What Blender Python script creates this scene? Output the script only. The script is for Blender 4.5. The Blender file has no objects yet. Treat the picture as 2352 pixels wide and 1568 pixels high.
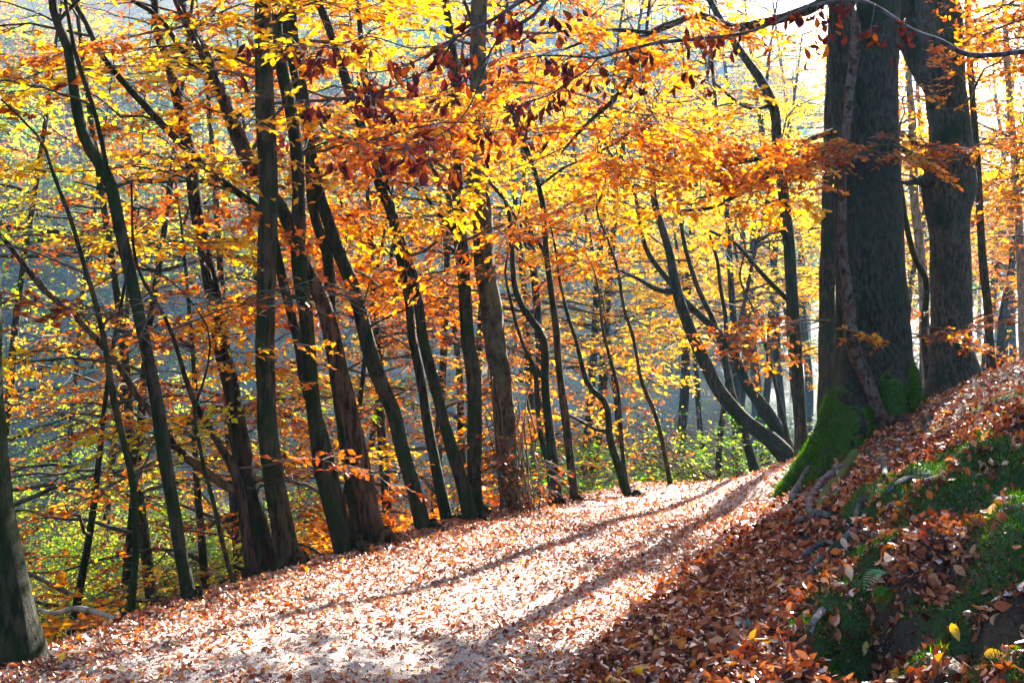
import bpy, math, random
import numpy as np
from math import radians, sin, cos, pi
from mathutils import Vector
HAZE = True
R = np.random.default_rng(7)
random.seed(7)

# ---------------------------------------------------------------- camera, sky, sun, exposure
sc = bpy.context.scene
W, H, F, HZ, EYE = 2352.0, 1568.0, 2839.0, 740.0, 1.6
cam = bpy.data.objects.new('camera', bpy.data.cameras.new('camera'))
sc.collection.objects.link(cam)
cam.data.sensor_width = 36.0
cam.data.lens = 36.0 * F / W
cam.location = (0, 0, EYE)
cam.rotation_euler = (radians(90), 0, 0)
cam.data.shift_y = -(H / 2 - HZ) / W
cam.data.clip_start = 0.05
cam.data.clip_end = 3000
sc.camera = cam
SAZ, SEL = radians(25), radians(27)
world = bpy.data.worlds.new('World'); sc.world = world
world.use_nodes = True
nt = world.node_tree
bg = nt.nodes['Background']
sky = nt.nodes.new('ShaderNodeTexSky'); sky.sky_type = 'NISHITA'
sky.sun_disc = False; sky.sun_elevation = SEL; sky.sun_rotation = SAZ
sky.air_density = 1.0; sky.dust_density = 1.5
nt.links.new(sky.outputs[0], bg.inputs[0]); bg.inputs[1].default_value = 0.05
sd = bpy.data.lights.new('sun', 'SUN'); sd.energy = 5.0; sd.angle = radians(0.5); sd.color = (1.0, 0.93, 0.82)
sun = bpy.data.objects.new('sun', sd); sc.collection.objects.link(sun)
SUN = np.array([sin(SAZ) * cos(SEL), cos(SAZ) * cos(SEL), sin(SEL)])
sun.rotation_euler = Vector(SUN).to_track_quat('Z', 'Y').to_euler()
sc.view_settings.view_transform = 'Standard'; sc.view_settings.look = 'None'
sc.view_settings.gamma = 1.0; sc.view_settings.use_curve_mapping = False
sc.view_settings.exposure = 3.2
sc.cycles.max_bounces = 6; sc.cycles.transparent_max_bounces = 4
sc.cycles.diffuse_bounces = 3; sc.cycles.transmission_bounces = 4; sc.cycles.volume_bounces = 0
sc.cycles.caustics_reflective = False; sc.cycles.caustics_refractive = False
sc.cycles.sample_clamp_indirect = 4.0

# ---------------------------------------------------------------- mesh helpers
def norm(v):
    v = np.asarray(v, float)
    return v / np.maximum(np.linalg.norm(v, axis=-1, keepdims=True), 1e-9)

class Buf:
    def __init__(s): s.v = []; s.q = []; s.m = []; s.r = []; s.n = 0; s.sm = []
    def add(s, v, q, mat=0, rnd=None, smooth=True):
        v = np.asarray(v, np.float32).reshape(-1, 3); q = np.asarray(q, np.int64).reshape(-1, 4)
        s.v.append(v); s.q.append(q + s.n); s.n += len(v)
        s.m.append(np.full(len(q), mat, np.int32))
        s.r.append(np.zeros(len(q), np.float32) if rnd is None else np.asarray(rnd, np.float32))
        s.sm.append(np.full(len(q), smooth))
    def mesh(s, name, mats):
        me = bpy.data.meshes.new(name)
        if s.n:
            v = np.concatenate(s.v); q = np.concatenate(s.q)
            me.vertices.add(len(v)); me.vertices.foreach_set('co', v.ravel())
            me.loops.add(q.size); me.loops.foreach_set('vertex_index', q.ravel().astype(np.int32))
            me.polygons.add(len(q)); me.polygons.foreach_set('loop_start', np.arange(0, q.size, 4, dtype=np.int32))
            me.polygons.foreach_set('loop_total', np.full(len(q), 4, np.int32))
            me.polygons.foreach_set('material_index', np.concatenate(s.m))
            me.polygons.foreach_set('use_smooth', np.concatenate(s.sm))
            a = me.attributes.new('rnd', 'FLOAT', 'FACE'); a.data.foreach_set('value', np.concatenate(s.r))
            me.update(calc_edges=True)
        for m in mats: me.materials.append(m)
        return me
    def obj(s, name, mats, parent=None, kind=None):
        o = bpy.data.objects.new(name, s.mesh(name, mats)); sc.collection.objects.link(o)
        if parent is not None:
            o.parent = parent; o.location = -np.array(parent.location)
        if kind: o['kind'] = kind
        return o

def tag(o, label, cat, group=None):
    o['label'] = label; o['category'] = cat
    if group: o['group'] = group
    return o
def empty(name, loc, label, cat, group=None):
    o = bpy.data.objects.new(name, None); sc.collection.objects.link(o); o.location = [float(a) for a in loc]
    o.empty_display_size = 0.1
    return tag(o, label, cat, group)

def catmull(P, n):
    P = np.asarray(P, float)
    if len(P) == 2:
        t = np.linspace(0, 1, n)[:, None]; return P[0] * (1 - t) + P[1] * t
    Q = np.vstack([2 * P[0] - P[1], P, 2 * P[-1] - P[-2]])
    L = np.r_[0, np.cumsum(np.linalg.norm(np.diff(P[:, :3], axis=0), axis=1))]
    s = np.linspace(0, L[-1], n); out = []
    for a in s:
        i = min(np.searchsorted(L, a, side='right') - 1, len(P) - 2); u = (a - L[i]) / max(L[i + 1] - L[i], 1e-9)
        p0, p1, p2, p3 = Q[i:i + 4]
        out.append(.5 * ((2 * p1) + (-p0 + p2) * u + (2 * p0 - 5 * p1 + 4 * p2 - p3) * u * u + (-p0 + 3 * p1 - 3 * p2 + p3) * u ** 3))
    return np.array(out)

def tubes(P, r, k=3):
    """batch of tubes: P (B,N,3), r (B,N) -> verts, quads"""
    P = np.asarray(P, float); r = np.asarray(r, float)
    if P.ndim == 2: P = P[None]; r = r[None]
    B, N, _ = P.shape
    T = np.empty_like(P); T[:, 1:-1] = P[:, 2:] - P[:, :-2]; T[:, 0] = P[:, 1] - P[:, 0]; T[:, -1] = P[:, -1] - P[:, -2]
    T = norm(T)
    D = norm(P[:, -1] - P[:, 0])
    ref = np.where(np.abs(D[:, 2:3]) > .7, np.array([[1., 0, 0]]), np.array([[0, 0, 1.]]))
    U = norm(np.cross(T, ref[:, None, :])); V = np.cross(T, U)
    a = np.linspace(0, 2 * pi, k, endpoint=False)
    ring = P[:, :, None, :] + r[:, :, None, None] * (np.cos(a)[None, None, :, None] * U[:, :, None, :] + np.sin(a)[None, None, :, None] * V[:, :, None, :])
    v = ring.reshape(-1, 3)
    b, i, j = np.meshgrid(np.arange(B), np.arange(N - 1), np.arange(k), indexing='ij')
    j2 = (j + 1) % k; base = b * N * k
    q = np.stack([base + i * k + j, base + i * k + j2, base + (i + 1) * k + j2, base + (i + 1) * k + j], -1).reshape(-1, 4)
    return v, q

def bark_tube(P, r, k=14, rough=.06, seg=.12):
    """one thick tube with irregular surface"""
    P = np.asarray(P, float); r = np.asarray(r, float)
    L = np.linalg.norm(np.diff(P, axis=0), axis=1).sum(); n = max(6, int(L / seg))
    PR = catmull(np.c_[P, r], n); Q, rr = PR[:, :3], np.maximum(PR[:, 3], .002)
    v, q = tubes(Q, rr, k); v = v.reshape(n, k, 3)
    c = Q[:, None, :]; g = R.normal(0, 1, (n, k))
    g = (g + np.roll(g, 1, 1) + np.roll(g, -1, 1)); g[1:-1] = (g[:-2] + g[1:-1] + g[2:]) / 2
    a = np.linspace(0, 2 * pi, k, endpoint=False)
    ph = R.random(3) * 6
    lob = .5 * np.sin(2 * a + ph[0])[None] + .6 * np.sin(3 * a + ph[1])[None] * np.sin(np.linspace(0, L * 1.3, n) + ph[2])[:, None]
    v = c + (v - c) * (1 + rough * (.45 * g + lob))[..., None]
    # cap the top
    return v.reshape(-1, 3), q

# leaf templates -------------------------------------------------
def leaves(c, axis, nrm, size, curl=.25, k=4, aspect=.62, cup=.3):
    """batch of leaves. k stations along the midrib, three columns."""
    c = np.asarray(c, float); n = len(c)
    A = norm(axis); N = norm(nrm - (nrm * A).sum(-1, keepdims=True) * A); S = np.cross(A, N)
    size = np.broadcast_to(size, (n,)).astype(float)
    curl = np.broadcast_to(curl, (n,)); cup = np.broadcast_to(cup, (n,))
    t = np.linspace(0, 1, k)
    w = {3: np.array([.12, 1, .08]), 4: np.array([.1, .92, .8, .05]), 5: np.array([.08, .78, 1., .68, .03])}[k] * aspect * .5
    ang = curl[:, None] * (t[None] * 2.2)
    x = np.cumsum(np.c_[np.zeros(n), np.cos((ang[:, 1:] + ang[:, :-1]) / 2) / (k - 1)], 1)
    z = np.cumsum(np.c_[np.zeros(n), np.sin((ang[:, 1:] + ang[:, :-1]) / 2) / (k - 1)], 1)
    mid = c[:, None] + size[:, None, None] * (x[..., None] * A[:, None] + z[..., None] * N[:, None])
    up = size[:, None, None] * (np.sin(np.minimum(cup, 1.5))[:, None] * w[None])[..., None] * N[:, None]
    off = size[:, None, None] * w[None, :, None] * np.cos(cup * .8)[:, None, None] * S[:, None]
    v = np.stack([mid - off + up, mid, mid + off + up], 2).reshape(-1, 3)
    b = (np.arange(n) * 3 * k)[:, None, None]
    i = np.arange(k - 1)[None, :, None] * 3; j = np.arange(2)[None, None, :]
    q = np.stack([b + i + j, b + i + j + 1, b + i + j + 4, b + i + j + 3], -1).reshape(-1, 4)
    return v, q, 2 * (k - 1)

# ---------------------------------------------------------------- value noise
_lat = R.random((256, 256))
def vn(x, y, s=1.0, o=0):
    x = np.asarray(x) * s + 37.3 + o; y = np.asarray(y) * s + 91.7 + o * 1.7
    xi = np.floor(x).astype(int); yi = np.floor(y).astype(int); fx = x - xi; fy = y - yi
    fx = fx * fx * (3 - 2 * fx); fy = fy * fy * (3 - 2 * fy); g = lambda a, b: _lat[a % 256, b % 256]
    return (g(xi, yi) * (1 - fx) + g(xi + 1, yi) * fx) * (1 - fy) + (g(xi, yi + 1) * (1 - fx) + g(xi + 1, yi + 1) * fx) * fy
def fbm(x, y, s=1.0, o=0, n=3):
    return sum(vn(x, y, s * 2 ** i, o + 11 * i) * .5 ** i for i in range(n)) / sum(.5 ** i for i in range(n)) - .5
def sstep(a, b, x):
    t = np.clip((np.asarray(x, float) - a) / (b - a), 0, 1); return t * t * (3 - 2 * t)

# ---------------------------------------------------------------- terrain
WATER = -2.6
EY = np.array([-60, 0, 5.7, 7.15, 9.56, 12, 14, 17, 20, 25, 40, 70, 108, 200])
EX = np.array([-35, -4.7, -2.35, -1.84, -.66, .6, 1.6, 3.68, 6.0, 9, 16, 28, 40, 70])
ZY = np.array([-60, 0, 10, 12, 14, 17, 22, 30, 45, 200]); ZZ = np.array([0, 0, 0, -.08, -.22, -.51, -1.1, -1.7, -2.0, -1.6])
def xe(Y): return np.interp(Y, EY, EX)
def zp(Y): return np.interp(Y, ZY, ZZ)
def un(px, py, Y): return np.array([(px - 1176) / F * Y, Y, EYE - (py - HZ) / F * Y])
ctl = []
for px, py, Y in [(1250, 1568, 5.4), (1550, 1400, 6.3), (1850, 1568, 4.3), (1850, 1450, 4.9), (1930, 1370, 5.3), (2200, 1568, 3.9), (2150, 1440, 4.6),
                  (2352, 1440, 4.2), (2000, 1250, 6.0), (2200, 1200, 5.5), (2352, 1150, 5.2), (2100, 1080, 7.5), (2352, 1000, 7.2), (2200, 960, 9.5),
                  (2352, 900, 11), (2120, 935, 11.5), (2200, 893, 14), (2300, 888, 14.5), (1980, 1000, 11), (1850, 1100, 10.5), (1780, 1152, 10.3), (1700, 1250, 8.5),
                  (1850, 1200, 8), (1800, 1350, 6.6), (1650, 1200, 9.6), (1400, 1480, 5.9)]:
    ctl.append(un(px, py, Y))
for Y in (0, 2.5, 5, 6, 7.2, 8.5, 10, 12, 14, 17, 21, 25):
    for dx in (.0, 1.2): ctl.append(np.array([xe(Y) + dx, Y, zp(Y)]))
ctl += [np.array(a, float) for a in [(3, 0, .5), (5, 3, 1.4), (9, 5, 2.1), (9, 12, 1.7), (7, 17, .9), (10, 22, .6), (6, 21, -.9), (13, 30, -.9), (8, 28, -1.3), (14, 16, 1.6), (0, 0, 0), (1.0, 2.5, .25), (4.5, 17.5, -.6), (5, 19.5, -.85), (4.0, 15, -.35)]]
ctl = np.array(ctl)
def _tps(d): d = np.maximum(d, 1e-6); return d * d * np.log(d)
_n = len(ctl); _A = np.zeros((_n + 3, _n + 3))
_D = np.hypot(ctl[:, None, 0] - ctl[None, :, 0], ctl[:, None, 1] - ctl[None, :, 1])
_A[:_n, :_n] = _tps(_D) + .08 * np.eye(_n); _A[:_n, _n] = 1; _A[:_n, _n + 1:] = ctl[:, :2]; _A[_n:, :_n] = _A[:_n, _n:].T
_w = np.linalg.solve(_A, np.r_[ctl[:, 2], 0, 0, 0])
def rbf(x, y):
    x = np.clip(x, -6, 14); y = np.clip(y, -1, 30); out = np.zeros(np.shape(x)) + _w[_n] + _w[_n + 1] * x + _w[_n + 2] * y
    for i in range(_n): out = out + _w[i] * _tps(np.hypot(x - ctl[i, 0], y - ctl[i, 1]))
    return out
def bankmask(x, Y):
    """1 on the mossy cut bank at the lower right"""
    return sstep(.9, 1.4, x - .16 * (Y - 4)) * sstep(9.0, 6.5, Y) * sstep(2.5, 3.5, Y)
def mossf(x, Y):
    w = bankmask(x, Y) + .45 * sstep(2.6, 3.4, x - xe(Y)) * sstep(11, 8.5, Y)
    w = np.maximum(w, sstep(1.0, 1.2, x) * sstep(6, 5.4, Y) * sstep(3.6, 3.9, Y))
    return np.clip(w, 0, 1) * sstep(-.05, .03, fbm(x, Y, 2.6, 71) + .5 * fbm(x, Y, 7, 72)) * (1 - sandf(x, Y))
def sandf(x, Y): return sstep(.24, .08, np.hypot(x - 1.75, (Y - 4.45) * .8) + .15 * fbm(x, Y, 5, 4))
def pathw(Y): return np.interp(Y, [0, 5.5, 8.5, 10.3, 14, 20, 30], [3.2, 2.7, 2.6, 2.35, 1.9, 2.0, 2.0])
def height(x, Y):
    x = np.asarray(x, float); Y = np.asarray(Y, float)
    e = xe(Y); xr = np.maximum(x, e); t = np.maximum(e - x, 0)
    near = rbf(xr, Y); w = sstep(9, 14, np.abs(x - 3)) ; w = np.maximum(w, sstep(22, 30, Y)); w = np.maximum(w, sstep(0, -6, Y))
    gen = zp(Y) + .9 * sstep(1.5, 9, x - e) * sstep(30, 18, Y)
    z = near * (1 - w) + gen * w
    bk = sstep(.0, .35, t)
    z = z - .08 * bk - .62 * np.maximum(t - .25, 0)
    z = z + .05 * fbm(x, Y, 1.1, 3) * sstep(60, 20, np.abs(Y))
    bm = bankmask(x, Y)
    z = z + bm * (-.13 * sstep(.06, .14, fbm(x, Y, 3.4, 88, 2)) + .46 * fbm(x, Y, 2.1, 21, 2) + .22 * fbm(x, Y, 6.5, 5, 2) + .05 * fbm(x, Y, 15, 55, 2))
    cl = Y - np.interp(x, [.9, 1.23, 1.39, 1.59, 1.73, 1.95, 2.6], [5.2, 5.12, 5.1, 4.9, 4.8, 4.7, 4.5]) - .55 * fbm(x, Y, 2.5, 17, 3)
    z = z - .15 * sstep(1.0, 1.25, x) * sstep(.06, -.06, cl)
    s2 = sstep(2.2, 3.2, x - e) * (1 - bm) * sstep(14, 10, Y)
    z = z + s2 * .12 * fbm(x, Y, 2.3, 9)
    z = z + .012 * fbm(x, Y, 9, 2, 2)
    z = np.maximum(z, -3.5 + .3 * fbm(x, Y, .2, 8))
    # far shore and hills behind it
    sh = 106 + 5 * fbm(x, x * 0, .03, 4) + .9 * np.minimum(x + 6, 0)
    f = Y - sh
    hh = np.interp(x / np.maximum(Y, 1), [-.6, 0, .12, .24, .34, .5], [72, 68, 62, 56, 36, 20])
    hill = -3.2 + 1.2 * sstep(0, 3, f) + .6 * sstep(3, 12, f) + hh * sstep(8, 125, f) * (1 + .25 * fbm(x, Y, .03, 6))
    z = np.where(f > 0, np.maximum(hill, z), z)
    lf = -x - 75 - .35 * Y     # land far to the left
    z = np.where(lf > 0, np.maximum(z, -3.4 + np.minimum(lf, 60) * .5), z)
    return z
def hgt(x, y): return float(height(np.array([x]), np.array([y]))[0])
def ground_px(px, py, y0=3.2, y1=40):
    Y = np.arange(y0, y1, .02); p = un(px, py, Y)
    x, _, z = p[0], p[1], EYE - (py - HZ) / F * Y
    d = z - height(x, Y); i = np.argmax(d < 0)
    return np.array([x[i], Y[i], height(x[i:i + 1], Y[i:i + 1])[0]])

# ---------------------------------------------------------------- materials
def mat(name):
    m = bpy.data.materials.new(name); m.use_nodes = True; m.node_tree.nodes.clear(); return m
class N:
    def __init__(s, m): s.t = m.node_tree; s.L = s.t.links.new
    def __call__(s, kind, **k):
        n = s.t.nodes.new('ShaderNode' + kind)
        for a, b in k.items():
            if a.startswith('i_'): n.inputs[a[2:].replace('_', ' ')].default_value = b
            else: setattr(n, a, b)
        return n
    def ramp(s, fac, stops, interp='LINEAR'):
        r = s('ValToRGB'); r.color_ramp.interpolation = interp; e = r.color_ramp.elements
        while len(e) < len(stops): e.new(.5)
        for q, (p, c) in zip(e, stops): q.position = p; q.color = (*c, 1)
        s.L(fac, r.inputs[0]); return r.outputs[0]
    def noise(s, scale, detail=4, rough=.6, vec=None):
        n = s('TexNoise'); n.inputs['Scale'].default_value = scale; n.inputs['Detail'].default_value = detail; n.inputs['Roughness'].default_value = rough
        if vec is not None: s.L(vec, n.inputs['Vector'])
        return n.outputs['Fac']
    def mix(s, f, a, b, typ='MIX'):
        n = s('MixRGB', blend_type=typ)
        for i, v in enumerate((f, a, b)):
            if isinstance(v, bpy.types.NodeSocket): s.L(v, n.inputs[i])
            else: n.inputs[i].default_value = v if i == 0 else (*v, 1)
        return n.outputs[0]

def leaf_mat(name, stops, trans=.55, gain=1.0, gloss=.0, tint_obj=False):
    m = mat(name); n = N(m)
    at = n('Attribute', attribute_name='rnd')
    col = n.ramp(at.outputs['Fac'], stops)
    geo = n('NewGeometry')
    col = n.mix(.5, col, n.ramp(n.noise(60, 2, .6, geo.outputs['Position']), [(.3, (.55, .5, .45)), (.7, (1, 1, 1))]), 'MULTIPLY')
    d = n('BsdfDiffuse'); n.L(col, d.inputs[0])
    tr = n('BsdfTranslucent'); hs = n('HueSaturation'); hs.inputs['Saturation'].default_value = 1.25; hs.inputs['Value'].default_value = gain
    n.L(col, hs.inputs['Color']); n.L(hs.outputs[0], tr.inputs[0])
    mx = n('MixShader'); mx.inputs[0].default_value = trans; n.L(d.outputs[0], mx.inputs[1]); n.L(tr.outputs[0], mx.inputs[2])
    out = n('OutputMaterial'); sh = mx.outputs[0]
    if gloss > 0:
        g = n('BsdfGlossy'); g.inputs['Roughness'].default_value = .38; g.inputs[0].default_value = (1, 1, 1, 1)
        fr = n('Fresnel'); fr.inputs[0].default_value = 1.45
        mm = n('Math', operation='MULTIPLY'); mm.inputs[1].default_value = gloss; n.L(fr.outputs[0], mm.inputs[0])
        m2 = n('MixShader'); n.L(mm.outputs[0], m2.inputs[0]); n.L(sh, m2.inputs[1]); n.L(g.outputs[0], m2.inputs[2]); sh = m2.outputs[0]
    n.L(sh, out.inputs[0]); return m

PAL = {
 'gold':   [(0, (.60, .15, .008)), (.25, (.88, .36, .01)), (.6, (.95, .56, .015)), (.85, (.95, .72, .04)), (1, (.92, .82, .22))],
 'orange': [(0, (.42, .07, .006)), (.3, (.80, .20, .008)), (.65, (.95, .38, .012)), (.9, (.95, .56, .02)), (1, (.95, .75, .10))],
 'russet': [(0, (.14, .035, .015)), (.3, (.34, .07, .015)), (.65, (.58, .14, .015)), (.9, (.75, .28, .02)), (1, (.8, .45, .06))],
 'lime':   [(0, (.22, .36, .02)), (.35, (.46, .55, .03)), (.6, (.80, .70, .03)), (.85, (.85, .66, .05)), (1, (.85, .45, .03))],
 'green':  [(0, (.05, .20, .01)), (.5, (.16, .38, .02)), (.85, (.42, .55, .03)), (1, (.8, .75, .05))],
 'brown':  [(0, (.05, .016, .02)), (.4, (.11, .03, .028)), (.8, (.24, .06, .025)), (1, (.45, .15, .03))],
}
LM = {k: leaf_mat('leaf_' + k, v, trans=.7 if k != 'brown' else .24, gain=1.0, gloss=.08 if k != 'brown' else 0) for k, v in PAL.items()}

def bark_mat(name, c0, c1, moss=(.010, .030, .004), mossamt=.5, scale=7, stretch=.25, bump=.35, patch=None):
    m = mat(name); n = N(m)
    tc = n('TexCoord'); mp = n('Mapping'); mp.inputs['Scale'].default_value = (1, 1, stretch); n.L(tc.outputs['Object'], mp.inputs[0])
    v = mp.outputs[0]
    f = n.noise(scale * 2.2, 6, .65, v)
    col = n.ramp(f, [(.42, c0), (.58, c1)])
    if patch:
        f2 = n.noise(patch[1], 3, .6, v); col = n.mix(n.ramp(f2, [(.5, (0, 0, 0)), (.56, (1, 1, 1))]), col, patch[0])
    oi = n('ObjectInfo'); col = n.mix(1.0, col, n.ramp(oi.outputs['Random'], [(0, (.65, .75, .6)), (.5, (1.1, 1.05, 1)), (1, (2.0, 1.6, 1.25))]), 'MULTIPLY')
    mf = n.noise(2.2, 4, .7, tc.outputs['Object'])
    mr = n.ramp(mf, [(.62 - .35 * mossamt, (0, 0, 0)), (.75 - .2 * mossamt, (1, 1, 1))])
    col = n.mix(mr, col, n.ramp(n.noise(30, 3), [(.3, tuple(a * .5 for a in moss)), (.7, moss)]))
    p = n('BsdfPrincipled'); p.inputs['Roughness'].default_value = .85; n.L(col, p.inputs['Base Color'])
    p.inputs['Specular IOR Level'].default_value = .15
    b = n('Bump'); b.inputs['Strength'].default_value = bump; b.inputs['Distance'].default_value = .03
    wv = n.noise(scale * 3.5, 5, .7, v); n.L(wv, b.inputs['Height']); n.L(b.outputs[0], p.inputs['Normal'])
    n.L(p.outputs[0], n('OutputMaterial').inputs[0]); return m
BM = {
 'smooth': bark_mat('bark_smooth', (.006, .007, .004), (.046, .039, .025), mossamt=.62, bump=.9, scale=13),
 'rough':  bark_mat('bark_rough', (.006, .004, .003), (.055, .038, .024), mossamt=.2, scale=11, stretch=.18, bump=1.0),
 'birch':  bark_mat('bark_patchy', (.03, .024, .018), (.10, .085, .06), mossamt=.15, scale=8, stretch=.6, bump=.8, patch=((.13, .10, .065), 11)),
 'beech':  bark_mat('bark_beech', (.008, .010, .009), (.046, .048, .040), moss=(.010, .026, .008), mossamt=.4, scale=16, stretch=.35, bump=.55),
 'scaly': bark_mat('bark_scaly', (.008, .007, .007), (.06, .045, .038), mossamt=.15, scale=9, stretch=.7, bump=.9, patch=((.055, .058, .07), 16)),
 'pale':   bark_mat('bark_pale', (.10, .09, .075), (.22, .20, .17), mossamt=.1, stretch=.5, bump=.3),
 'twig':   bark_mat('bark_twig', (.035, .028, .022), (.09, .075, .06), mossamt=.2, bump=.1),
}
def moss_mat():
    m = mat('moss'); n = N(m); geo = n('NewGeometry')
    f = n.noise(55, 4, .7, geo.outputs['Position']); f2 = n.noise(5, 3, .6, geo.outputs['Position'])
    col = n.ramp(f, [(.3, (.008, .03, .004)), (.7, (.05, .15, .010))])
    col = n.mix(n.ramp(f2, [(.5, (0, 0, 0)), (.66, (1, 1, 1))]), col, (.05, .05, .02))
    p = n('BsdfPrincipled'); p.inputs['Roughness'].default_value = 1; n.L(col, p.inputs['Base Color'])
    p.inputs['Sheen Weight'].default_value = .1; p.inputs['Sheen Tint'].default_value = (.5, .9, .1, 1)
    b = n('Bump'); b.inputs['Strength'].default_value = .9; b.inputs['Distance'].default_value = .03; n.L(f, b.inputs['Height']); n.L(b.outputs[0], p.inputs['Normal'])
    n.L(p.outputs[0], n('OutputMaterial').inputs[0]); return m
MOSS = moss_mat()

def ground_mat(name, path):
    m = mat(name); n = N(m); geo = n('NewGeometry'); P = geo.outputs['Position']
    fine = n.noise(70, 6, .75, P); mid = n.noise(9, 5, .65, P); big = n.noise(1.3, 4, .6, P)
    pc = n.ramp(fine, [(.25, (.20, .165, .135)), (.5, (.42, .345, .30)), (.75, (.58, .50, .45))])
    pc = n.mix(n.ramp(mid, [(.4, (0, 0, 0)), (.7, (.7, .7, .7))]), pc, (.20, .165, .14))
    col = n.ramp(fine, [(.3, (.008, .005, .004)), (.55, (.045, .026, .016)), (.75, (.13, .075, .045))])
    col = n.mix(n('Attribute', attribute_name='pathm').outputs['Fac'], col, pc)
    sand = n.ramp(fine, [(.25, (.07, .045, .02)), (.7, (.17, .12, .065))])
    ms = n.ramp(n.noise(120, 3, .7, P), [(.3, (.008, .03, .006)), (.7, (.05, .13, .015))])
    col = n.mix(n('Attribute', attribute_name='mossy').outputs['Fac'], col, ms)
    col = n.mix(n('Attribute', attribute_name='sand').outputs['Fac'], col, sand)
    fc = n.ramp(n.noise(.35, 6, .7, P), [(.3, (.02, .035, .02)), (.5, (.06, .07, .04)), (.7, (.16, .10, .045))])
    col = n.mix(n('Attribute', attribute_name='far').outputs['Fac'], col, fc)
    p = n('BsdfPrincipled'); p.inputs['Roughness'].default_value = .8; n.L(col, p.inputs['Base Color'])
    b = n('Bump'); b.inputs['Strength'].default_value = .7; b.inputs['Distance'].default_value = .02; n.L(fine, b.inputs['Height'])
    b2 = n('Bump'); b2.inputs['Strength'].default_value = .6; b2.inputs['Distance'].default_value = .06; n.L(mid, b2.inputs['Height']); n.L(b.outputs[0], b2.inputs['Normal'])
    n.L(b2.outputs[0], p.inputs['Normal']); n.L(p.outputs[0], n('OutputMaterial').inputs[0]); return m
GM = PM = ground_mat('forest_soil', False)

# ---------------------------------------------------------------- ground sheet, path, water
def axis(lo, d0, d1, hi, step, g=1.09):
    mid = np.arange(d0, d1, step); a = [d0]; s = step
    while a[-1] > lo: s *= g; a.append(a[-1] - s)
    b = [mid[-1]]; s = step
    while b[-1] < hi: s *= g; b.append(b[-1] + s)
    return np.r_[np.array(a[1:])[::-1], mid, np.array(b[1:])]
gx = axis(-500, -4, 6, 500, .045, 1.07); gy = axis(-60, 3.2, 14, 700, .045, 1.05)
GX, GY = np.meshgrid(gx, gy); GZ = height(GX, GY)
idx = np.arange(GX.size).reshape(GX.shape)
quads = np.stack([idx[:-1, :-1], idx[:-1, 1:], idx[1:, 1:], idx[1:, :-1]], -1).reshape(-1, 4)
cx = GX.ravel()[quads].mean(1); cy = GY.ravel()[quads].mean(1)
wig = .25 * fbm(cx, cy, .9, 12); sp = cx - xe(cy)
ispath = (sp > .25 + wig) & (sp < pathw(cy) + wig * 1.5) & (cy < 30) & (cy > -20)
V = np.c_[GX.ravel(), GY.ravel(), GZ.ravel()]
def sheet(name, sel, m):
    q = quads[sel]; u, inv = np.unique(q, return_inverse=True); b = Buf(); b.add(V[u], inv.reshape(-1, 4)); o = b.obj(name, [m], kind='structure')
    pm = sstep(.15, .5, V[u, 0] - xe(V[u, 1]) - .25 * fbm(V[u, 0], V[u, 1], .9, 12)) * sstep(.45, -.15, V[u, 0] - xe(V[u, 1]) - pathw(V[u, 1]) - .4 * fbm(V[u, 0], V[u, 1], .9, 12)) * sstep(32, 26, V[u, 1])
    for an, val in (('mossy', mossf(V[u, 0], V[u, 1])), ('pathm', pm),
                    ('sand', sandf(V[u, 0], V[u, 1])),
                    ('far', sstep(25, 60, V[u, 1]))):
        a = o.data.attributes.new(an, 'FLOAT', 'POINT'); a.data.foreach_set('value', np.clip(val, 0, 1).astype(np.float32))
    return o
sheet('ground', ~ispath, GM); sheet('path', ispath, PM)

m = mat('pond_water'); n = N(m); geo = n('NewGeometry')
mp = n('Mapping'); mp.inputs['Scale'].default_value = (1.7, .65, 1); n.L(geo.outputs['Position'], mp.inputs[0])
p = n('BsdfPrincipled'); p.inputs['Base Color'].default_value = (.004, .010, .012, 1); p.inputs['Roughness'].default_value = .03; p.inputs['IOR'].default_value = 1.33
b = n('Bump'); b.inputs['Strength'].default_value = .5; b.inputs['Distance'].default_value = .10; n.L(n.mix(1.0, n.noise(1.15, 2.5, .55, mp.outputs[0]), n.ramp(n.noise(.09, 2, .5, geo.outputs['Position']), [(.38, (.12, .12, .12)), (.6, (1, 1, 1))]), 'MULTIPLY'), b.inputs['Height'])
n.L(b.outputs[0], p.inputs['Normal']); n.L(p.outputs[0], n('OutputMaterial').inputs[0])
bb = Buf(); bb.add([(-260, -30, WATER), (60, -30, WATER), (60, 125, WATER), (-260, 125, WATER)], [[0, 1, 2, 3]]); wo = bb.obj('water', [m], kind='structure')

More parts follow.
